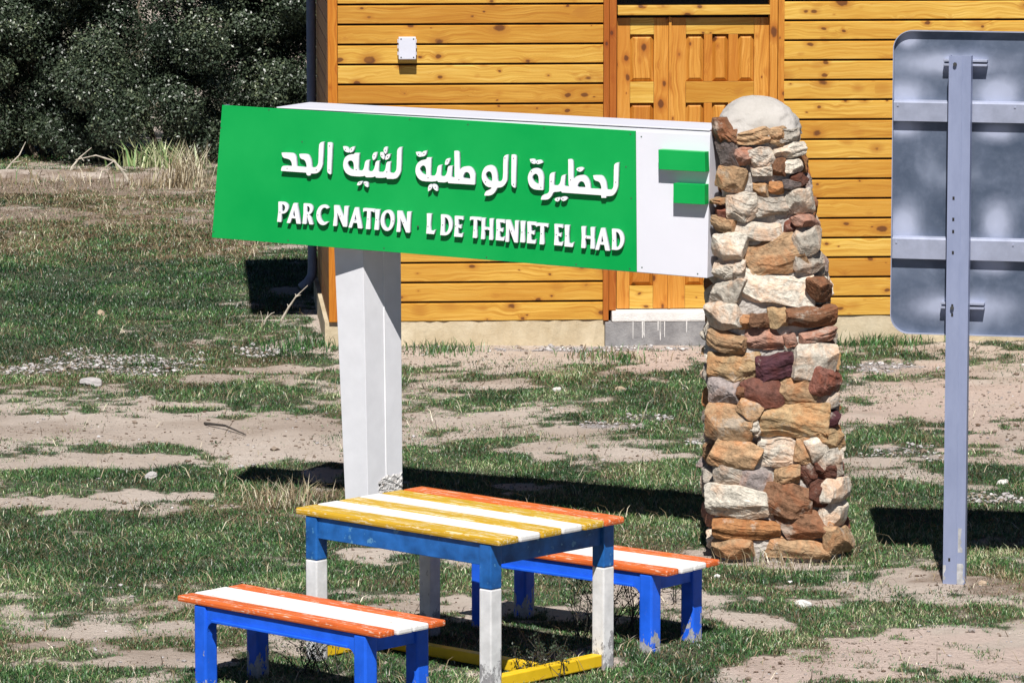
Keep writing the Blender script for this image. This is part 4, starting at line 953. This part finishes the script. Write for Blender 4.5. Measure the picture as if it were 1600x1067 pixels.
# ------------------------------------------------------------------ picnic table and benches
def frame_of(A, B, Cc, Dd, z):
    a, b, c, d = [gnd(*p, z) for p in (A, B, Cc, Dd)]
    ctr = (a + b + c + d) / 4; ux = ((b - a) + (c - d)).normalized(); vy = ((d - a) + (c - b)); vy = (vy - ux * vy.dot(ux)).normalized()
    L = ((b - a).length + (c - d).length) / 2; Wd = abs((d - a).dot(vy) + (c - b).dot(vy)) / 2
    print('frame', round(L, 3), round(Wd, 3), round(math.degrees(math.atan2(ux.y, ux.x)), 1), [round(q, 2) for q in ctr])
    return ctr, math.atan2(ux.y, ux.x), L, Wd
def boards(root, L, Wd, zt, th, mats, labels, r):
    n = len(mats); w = Wd / n
    for k in range(n):
        y0 = -Wd / 2 + k * w; j = random.uniform(-.006, .006)
        b = MB().span((-L / 2 + j, y0 + .005, zt - th), (L / 2 + j + random.uniform(-.004, .004), y0 + w - .005, zt), r).build('top_board', mats[k], root)
        b['label'] = labels[k]
TZ = 0.75
ctr, ang, L, Wd = frame_of((466, 795), (785, 842), (972, 807), (653.5, 756), TZ)
table = empty('picnic_table', (ctr.x, ctr.y, 0), ang, 'painted picnic table with yellow, white and orange striped top and blue and white legs', 'table')
Y_, W_, O_ = 'yellow painted top board', 'white painted top board', 'orange painted top board'
boards(table, L, Wd, TZ, 0.034, [M['yellow'], M['white_wood'], M['yellow'], M['white_wood'], M['yellow'], M['orange']], [Y_, W_, Y_, W_, Y_, O_], 0.011)
lx, ly, lw = L / 2 - 0.10, Wd / 2 - 0.050, 0.076
zb2 = 0.50; apz = TZ - 0.035
for sx in (-1, 1):
    for sy in (-1, 1):
        c = Vector((sx * lx, sy * ly, 0)); e = lw / 2
        leg = MB().span((c.x - e, c.y - e, zb2 + .001), (c.x + e, c.y + e, apz), 0.007).build('leg', M['table_blue'], table)
        MB().span((c.x - e, c.y - e, -0.05), (c.x + e, c.y + e, zb2), 0.007).build('white_foot', M['white_foot'], leg)
ah = 0.105
for sy in (-1, 1): MB().span((-lx + lw / 2 + .001, sy * (ly - .020), apz - ah), (lx - lw / 2 - .001, sy * (ly + .028), apz - .001), 0.004).build('apron', M['table_blue'], table)
for sx in (-1, 1): MB().span((sx * lx - .02, -ly + lw / 2 + .001, apz - ah), (sx * lx + .02, ly - lw / 2 - .001, apz - .001), 0.004).build('apron', M['table_blue'], table)
for sx in (-1, 1): MB().span((sx * lx - .03, -ly + lw / 2 + .001, 0.015), (sx * lx + .03, ly - lw / 2 - .001, 0.075), 0.006).build('foot_rail', M['rail_yellow'], table)
MB().span((-lx + .031, -.03, 0.018), (lx - .031, .03, 0.072), 0.006).build('foot_rail', M['rail_yellow'], table)
# peeled concrete on the feet
BZ = 0.43
ctr, ang, L, Wd = frame_of((275, 929), (592, 986), (697, 968.5), (386, 912), BZ)
L, Wd = 1.36, 0.44
def arch_apron(x0, x1, y0, y1, z0, z1, rr=0.07):
    """beam whose ends curve down into the legs"""
    pts = [(x0, z1), (x1, z1), (x1, z0 - rr)]
    pts += [(x1 - rr + rr * math.cos(a), z0 - rr + rr * math.sin(a)) for a in [k * math.pi / 2 / 6 for k in range(7)]][1:]
    pts += [(x0 + rr - rr * math.sin(a), z0 - rr + rr * math.cos(a)) for a in [k * math.pi / 2 / 6 for k in range(7)]]
    pts = pts[:]
    return [(x, y0, z) for x, z in pts], (0, y1 - y0, 0)
bench = empty('bench', (ctr.x, ctr.y, 0), ang, 'blue bench with orange and white boards nearest the camera, in front of the table', 'bench', 'benches at the picnic table')
OB, WB = 'orange painted board', 'white painted board'
boards(bench, L, Wd, BZ, 0.030, [M['orange'], M['white_wood'], M['white_wood'], M['orange']], [OB, WB, WB, OB], 0.009)
bx, by_, bw = L / 2 - 0.145, Wd / 2 - 0.050, 0.078; bz = BZ - .031
for sx in (-1, 1):
    for sy in (-1, 1):
        c = Vector((sx * bx, sy * by_, 0)); e = bw / 2
        lg = MB().span((c.x - e, c.y - e, 0.0 - .05), (c.x + e, c.y + e, bz), 0.010)
        lg = lg.build('leg', M['bench_blue'], bench)
for sy in (-1, 1):
    y0 = sy * by_ - .030; p, dv = arch_apron(-bx + bw / 2 + .0005, bx - bw / 2 - .0005, y0, y0 + .060, bz - .075, bz - .001, 0.05)
    o = MB().prism(p, dv, bevel=0.004).build('apron', M['bench_blue'], bench)
    MB().span((-bx + bw / 2 + .04, sy * (by_ + .030) - .001, bz - .073), (bx - bw / 2 - .04, sy * (by_ + .042), bz - .060), 0.003).build('moulding', M['bench_blue'], o)
for sx in (-1, 1): MB().span((sx * bx - .025, -by_ + bw / 2 + .001, bz - .085), (sx * bx + .025, by_ - bw / 2 - .001, bz - .001), 0.004).build('apron', M['bench_blue'], bench)
def copy_tree(o, parent=None):
    c = o.copy(); COL.objects.link(c); c.parent = parent
    for ch in list(o.children): copy_tree(ch, c)
    return c
b2 = copy_tree(bench)
B_, C_ = gnd(1040, 891.5, BZ), gnd(1130, 874, BZ); a2 = R(-39.0)
mid = (B_ + C_) / 2; ux = Vector((math.cos(a2), math.sin(a2), 0)); cc2 = mid - ux * (L / 2)
b2.location = (cc2.x, cc2.y, 0); b2.rotation_euler = (0, 0, a2)
b2['label'] = 'blue bench with orange and white boards behind the table, beside the stone pillar'

# ------------------------------------------------------------------ back of a galvanised road sign
t = NT('galvanised_sheet'); v = t.tc.outputs['Object']
n1 = t.noise(v, 2.6, 4, 0.5, 0.5); n2 = t.noise(v, 26, 5, 0.7)
sheet = t.ramp(n1, [(0.28, (0.055, 0.078, 0.125)), (0.50, (0.10, 0.128, 0.19)), (0.74, (0.25, 0.29, 0.39))])
sheet = t.mix(t.ramp(n2, [(0.45, (0, 0, 0)), (0.75, (0.22,) * 3)]), sheet, (0.24, 0.28, 0.38))
GAL_SPOTS = []
M['_gal'] = (t, v, sheet)
MPY = gnd(1490, 912); YB = R(-13.0)
RU = Vector((math.cos(YB), math.sin(YB), 0)); RN = Vector((-math.sin(YB), math.cos(YB), 0))     # along to the right, and away
rs_o = Vector((MPY.x, MPY.y, 0)); rsign = empty('road_sign', rs_o, YB, 'bare galvanised back of a large road sign on a grey steel post', 'road sign')
def rp(px, py, off=0.0):
    p = hit(px, py, rs_o + RN * off, RN) - rs_o; return p.dot(RU), p.z
BO = 0.13
x0, z1 = rp(1397, 47, BO); _, z0 = rp(1400, 520, BO); x1 = x0 + 2.3; rad = 0.10
def rounded(x0, x1, z0, z1, r, n=10):
    o = []
    for cx_, cz_, a0 in ((x1 - r, z1 - r, 0), (x0 + r, z1 - r, 90), (x0 + r, z0 + r, 180), (x1 - r, z0 + r, 270)):
        o += [(cx_ + r * math.cos(R(a0 + 90 * k / n)), cz_ + r * math.sin(R(a0 + 90 * k / n))) for k in range(n + 1)]
    return o
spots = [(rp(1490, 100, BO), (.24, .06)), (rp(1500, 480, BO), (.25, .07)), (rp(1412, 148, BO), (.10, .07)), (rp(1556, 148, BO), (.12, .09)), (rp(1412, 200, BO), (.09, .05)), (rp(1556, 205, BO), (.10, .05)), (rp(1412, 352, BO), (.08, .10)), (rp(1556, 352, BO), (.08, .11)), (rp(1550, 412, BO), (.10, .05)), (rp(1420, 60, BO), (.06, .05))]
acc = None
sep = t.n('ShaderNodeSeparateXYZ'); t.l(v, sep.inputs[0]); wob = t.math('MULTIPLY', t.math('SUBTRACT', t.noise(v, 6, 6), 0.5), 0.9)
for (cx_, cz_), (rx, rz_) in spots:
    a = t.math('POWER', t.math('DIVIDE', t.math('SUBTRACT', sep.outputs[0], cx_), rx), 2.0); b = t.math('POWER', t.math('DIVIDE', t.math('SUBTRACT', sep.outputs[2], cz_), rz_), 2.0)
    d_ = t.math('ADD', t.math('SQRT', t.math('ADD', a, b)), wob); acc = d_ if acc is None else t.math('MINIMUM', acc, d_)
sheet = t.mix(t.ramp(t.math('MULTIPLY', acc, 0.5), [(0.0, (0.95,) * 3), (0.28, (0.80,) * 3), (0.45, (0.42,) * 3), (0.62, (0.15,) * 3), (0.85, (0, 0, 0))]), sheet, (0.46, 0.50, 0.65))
t.bump(n2, 0.1, 0.003)
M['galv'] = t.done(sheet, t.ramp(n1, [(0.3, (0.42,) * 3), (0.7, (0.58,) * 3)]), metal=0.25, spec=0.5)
del M['_gal']
t = NT('galvanised_bar'); v = t.tc.outputs['Object']
M['galv_bar'] = t.done(t.ramp(t.noise(v, 7, 5, .65), [(0.3, (0.27, 0.295, 0.385)), (0.7, (0.40, 0.43, 0.56))]), 0.45, metal=0.2)
t = NT('post_steel'); v = t.tc.outputs['Object']
M['post_steel'] = t.done(t.ramp(t.noise(t.map(v, (1, 1, .3)), 8, 5, .65), [(0.3, (0.225, 0.262, 0.40)), (0.7, (0.295, 0.335, 0.49))]), 0.45, metal=0.15)
lp = rounded(x0, x1, z0, z1, rad)
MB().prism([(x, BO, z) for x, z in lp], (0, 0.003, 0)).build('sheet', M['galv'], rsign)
# folded rim standing 25 mm proud towards the viewer
bm = bmesh.new(); ring = []
lin = rounded(x0 + .004, x1 - .004, z0 + .004, z1 - .004, rad - .004)
for (ox, oz), (ix, iz) in zip(lp, lin): ring.append([bm.verts.new(p) for p in ((ox, BO + .004, oz), (ox, BO - .033, oz), (ix, BO - .033, iz), (ix, BO - .0005, iz))])
for k in range(len(ring)):
    a, b = ring[k], ring[(k + 1) % len(ring)]
    for j in range(3): bm.faces.new([a[j], b[j], b[j + 1], a[j + 1]])
bmesh.ops.recalc_face_normals(bm, faces=bm.faces[:]); me = bpy.data.meshes.new('rim'); bm.to_mesh(me); bm.free(); link('rim', me, M['galv_bar'], rsign)
for (ya, yb) in ((159, 190), (372, 405)):
    za = rp(1440, ya, BO - .045)[1]; zz = rp(1440, yb, BO - .045)[1]
    pr = [(x0 + .008, BO - .002, zz + .004), (x0 + .008, BO - .040, zz), (x0 + .008, BO - .042, za - .008), (x0 + .008, BO - .034, za), (x0 + .008, BO - .002, za + .006)]
    cb_ = MB().prism(pr, (x1 - x0 - .016, 0, 0)).build('crossbar', M['galv_bar'], rsign)
    mb = MB()
    for k in range(8):
        xx = x0 + 0.03 + k * 0.31; mb.box((xx, BO - .043, (za + zz) / 2 + .03 * (-1) ** k), (.010, .005, .010), bevel=.001)
    mb.build('rivet', M['galv_bar'], cb_)
zpt = rp(1495, 88, 0)[1]
def steel_post(xc):
    """open channel: wide flange, groove, narrower strip set back"""
    a = xc - .058
    pts = [(a, 0.0), (a, 0.075), (a + .006, 0.075), (a + .006, .006), (a + .064, .006), (a + .064, .030), (a + .074, .030), (a + .074, .012), (a + .110, .012), (a + .110, .075), (a + .116, .075), (a + .116, .004), (a + .070, .004), (a + .070, 0.0)]
    o = MB().prism([(x, y, -0.12) for x, y in pts], (0, 0, zpt + .12)).build('post', M['post_steel'], rsign)
    mb = MB(); 
    for zz in (rp(1488, 310)[1], rp(1488, 343)[1], rp(1488, 362)[1], rp(1488, 395)[1], rp(1488, 478)[1], rp(1488, 492)[1], .13):
        mb.box((a + .033, -0.0005, zz), (.011, .002, .018), bevel=.0006)
    mb.build('bolt_hole', M['dark_inside'], o)
    mb = MB(); gq = np.random.default_rng(12)
    for (u0, u1, z0_, z1_) in ((.074, .112, .0, .11), (.078, .100, .17, .30), (.0, .012, .02, .10)):
        m = 7; pts = [(a + u0, z0_)] + [(a + u1 + gq.uniform(-.01, .004), z0_ + (z1_ - z0_) * k / m) for k in range(m + 1)] + [(a + u0, z1_)]
        mb.prism([(x, (.0035 if u0 > .05 else -.0006), z) for x, z in pts], (0, .001, 0))
    mb.build('bare_patch', M['bare_concrete'], o)
    for yy in (100, 480):
        zc_ = rp(1500, yy, .03)[1]
        MB().span((a - .040, .076, zc_ + .006), (a + .190, BO - .001, zc_ + .018), .002).span((a - .040, .076, zc_ - .016), (a + .190, BO - .001, zc_ - .004), .002).build('clamp', M['galv_bar'], rsign)
        MB().tube([(a + .033, -.016, zc_), (a + .033, .005, zc_)], .010, 6).build('bolt', M['dark_screw'], rsign)
steel_post(0.0); steel_post(1.25)

# ------------------------------------------------------------------ loose stones, twigs, weeds
t = NT('loose_stone'); v = t.tc.outputs['Object']
M['loose_grey'] = t.done(t.ramp(t.noise(v, 14, 6, .7), [(0.3, (0.30, 0.28, 0.28)), (0.7, (0.50, 0.47, 0.46))]), .9)
M['loose_tan'] = concrete('tan_stone', (0.40, 0.29, 0.20), (0.56, 0.45, 0.34), 14)
M['loose_white'] = concrete('white_stone', (0.58, 0.55, 0.52), (0.74, 0.72, 0.69), 14)
def stone(px, py, w, h, mat, label, seed):
    w *= .78; h *= .8
    g_ = gnd(px, py); V, Fc = rock(w, h, w * .7, seed, 7, 2.6); V[:, 2] += h * .25
    z = float(ground_z(np.array([g_.x]), np.array([g_.y]))[0])
    me = np_mesh('loose_stone', V, np.array(Fc).ravel(), np.full(len(Fc), 4), None, True); o = link('loose_stone', me, mat, loc=(g_.x, g_.y, z))
    tag(o, label, 'stone', 'loose stones on the ground'); return o
stone(142, 602, .20, .09, M['loose_grey'], 'flat grey stone on the grass below the gravel strip at left', 1)
stone(158, 495, .07, .07, M['loose_tan'], 'small tan stone alone on the green lawn at left', 2)
stone(236, 747, .10, .07, M['loose_grey'], 'lumpy grey stone on the bare earth left of the post', 3)
stone(1566, 757, .09, .05, M['loose_white'], 'white stone on the grass right of the steel post', 4)
stone(1535, 913, .06, .04, M['loose_tan'], 'small reddish stone right of the steel post base', 5)
stone(870, 610, .08, .05, M['loose_white'], 'pale stone on the grass below the house plinth', 6)
stone(970, 614, .10, .06, M['loose_tan'], 'rounded tan stone on the grass left of the pillar', 7)
stone(1255, 953, .12, .05, M['loose_white'], 'flat pale stone on the turf in front of the pillar', 8)
stone(70, 760, .05, .03, M['loose_white'], 'tiny white stone among the turf at far left', 9) if False else None
def gz1(p): return float(ground_z(np.array([p.x]), np.array([p.y]))[0])
def twig(name, pts, r0, mat, label, cat, side=()):
    """pts: (px, py, height above its ground spot)"""
    g0 = gnd(*pts[0][:2]); g0.z = gz1(g0); loc = g0.copy(); P = []
    for (px, py, dy) in pts:
        p = hit(px, py, Vector((0, g0.y + dy, 0)), AXN); P.append(p - loc)
    n = len(P); mb = MB().tube(P, [r0 * (1 - .75 * k / (n - 1)) for k in range(n)], 6)
    for (a, b) in side:
        q0 = P[a]; q1 = hit(b[0], b[1], Vector((0, g0.y, 0)), AXN) - loc; mb.tube([q0, (q0 + q1) / 2 + Vector((.004, 0, .003)), q1], [r0 * .5, r0 * .4, r0 * .2], 5)
    return tag(mb.build(name, mat, loc=loc), label, cat)
twig('dry_twig', [(438, 503, 0), (450, 482, 0), (462, 464, 0), (481, 446, 0)], .011, M['pale_twig'], 'pale dry twig sticking up before the dark house shadow', 'twig', [(1, (449, 475)), (2, (461, 459)), (2, (470, 461))])
twig('dry_twig', [(411, 510, 0), (416, 498, 0), (424, 490, 0), (429, 488, 0)], .009, M['pale_twig'], 'small forked dry twig at the left edge of the house shadow', 'twig', [(0, (407, 486)), (1, (419, 487))])
twig('dead_branch', [(112, 277, 0), (112, 262, .05), (125, 246, .1), (143, 231, .1)], .016, M['pale_twig'], 'bare dead branch leaning against the hedge at left', 'branch', [(1, (107, 270)), (2, (131, 252))])
twig('dead_branch', [(205, 290, 0), (190, 265, .05), (178, 252, .1), (150, 243, .1), (118, 250, .1)], .016, M['pale_twig'], 'long curved dead branch drooping in front of the hedge', 'branch', [(2, (164, 262)), (1, (199, 268))])
twig('dead_branch', [(8, 268, 0), (18, 255, 0), (30, 243, 0), (40, 222, .1)], .013, M['pale_twig'], 'dead branch at the far left foot of the hedge', 'branch', [(1, (34, 252))])
g0 = gnd(320, 666); g1 = gnd(384, 683)
mb = MB().tube([Vector((0, 0, .012)), (g1 - g0) * .5 + Vector((0, .01, .03)), (g1 - g0) + Vector((0, 0, .008))], [.010, .008, .004], 6)
tag(mb.build('fallen_stick', M['dark_twig'], loc=(g0.x, g0.y, gz1(g0))), 'thin dark stick lying on the pale bare earth', 'stick')
def tuft(name, px, py, n, hmin, hmax, spread, dry_, label, cat, width=.006, bend=(0.2, 0.8), tonem=.6):
    g_ = gnd(px, py); x = rng.normal(0, spread, n); y = rng.normal(0, spread, n); z = ground_z(x + g_.x, y + g_.y) - gz1(g_)
    me = blades(name, x, y, rng.uniform(hmin, hmax, n), rng.uniform(width * .6, width * 1.3, n), rng.uniform(*bend, n), {'tone': np.clip(rng.normal(tonem, .22, n), 0, 1), 'dry': (rng.random(n) < dry_).astype(float)}, z=z)
    return tag(link(name, me, M['grass'], loc=(g_.x, g_.y, gz1(g_))), label, cat)
tuft('dry_grass_clump', 292, 292, 360, .10, .50, .10, 1.0, 'tall pale clump of dry grass at the foot of the hedge', 'grass clump', .009, (.1, .75), .85)
tuft('dry_grass_clump', 225, 292, 110, .06, .24, .20, .9, 'low sparse dry grass left of the tall pale clump', 'grass clump', .008, (.2, .9), .7)
tuft('dry_grass_clump', 60, 292, 150, .06, .22, .40, .85, 'tangled dry grass at the left end of the hedge', 'grass clump', .008, (.3, 1.0), .6)
tuft('dry_grass_clump', 455, 788, 260, .06, .20, .12, .85, 'bleached dry grass left of the table top', 'grass clump', .005, (.3, 1.0), .8)
tuft('green_weed', 248, 270, 260, .08, .34, .16, .0, 'bright green leafy weed under the hedge', 'weed', .022, (.2, .8), .98)
tuft('grass_tuft', 690, 552, 260, .03, .10, .14, .1, 'green grass tuft at the house plinth right of the white post', 'grass tuft', .008, (.2, .9), .4)
tuft('grass_tuft', 950, 562, 260, .03, .10, .16, .3, 'grass tuft at the house plinth left of the door step', 'grass tuft', .008, (.2, .9), .5)
tuft('grass_tuft', 470, 543, 420, .03, .12, .16, .05, 'green grass tuft left of the house corner', 'grass tuft', .008, (.2, .9), .35)
tuft('grass_tuft', 1370, 537, 420, .03, .12, .22, .1, 'green grass tuft at the plinth below the road sign', 'grass tuft', .009, (.2, .9), .4)
tuft('dry_grass_clump', 1215, 880, 240, .03, .14, .20, .8, 'dry grass at the foot of the stone pillar', 'grass clump', .005, (.3, 1.0), .6)
def weed(px, py, n, hh, label, seed):
    """dark branching weed with tiny leaves"""
    rs = random.Random(seed); g_ = gnd(px, py); loc = Vector((g_.x, g_.y, gz1(g_))); mb = MB(); tips = []
    for k in range(n):
        p = Vector((rs.uniform(-.10, .10), rs.uniform(-.10, .10), 0)); d = Vector((rs.uniform(-.6, .6), rs.uniform(-.5, .5), 1)).normalized(); P = [p]
        for j in range(4): d = (d + Vector((rs.uniform(-.3, .3), rs.uniform(-.3, .3), 0))).normalized(); P.append(P[-1] + d * hh * rs.uniform(.15, .3)); tips.append(P[-1])
        mb.tube(P, [.0035, .003, .0025, .002, .001], 5)
        for j in (1, 2, 3):
            q_ = P[j] + Vector((rs.uniform(-.07, .07), rs.uniform(-.07, .07), rs.uniform(.03, .09))); mb.tube([P[j], q_], [.002, .001], 5); tips.append(q_)
    o = tag(mb.build('weed', M['dark_twig'], loc=loc), label, 'weed')
    T = np.array([list(p) for p in tips]); V, tn = leaf_cloud(T, np.full(len(T), .022), 7, .014, seed)
    link('leaves', np_mesh('leaves', V.reshape(-1, 3), np.arange(len(tn) * 4), np.full(len(tn), 4), {'tone': np.repeat(np.clip(tn * .8, 0, 1), 4)}), M['hedge'], o)
weed(975, 985, 12, .42, 'dark branching weed under the far bench behind the white table leg', 3)
weed(925, 1000, 9, .32, 'dark leafy weed in the shade beneath the right end of the table', 4)
weed(850, 1060, 14, .16, 'low dark weed growing over the right yellow foot rail', 5)
weed(1060, 960, 6, .26, 'thin weed beneath the right end of the far bench', 6)
weed(500, 1050, 10, .22, 'dark weed at the foot of the left white table leg', 7)
print('side wall px', proj(HO + HN * DEP), proj(HO), 'pipe', proj(HO + HU * pu_ + HN * pv_), 'sign L', [round(q, 2) for q in sp(332, 371) + sign_o], [round(q, 2) for q in sp(1105, 435) + sign_o], 'board', z0, z1)
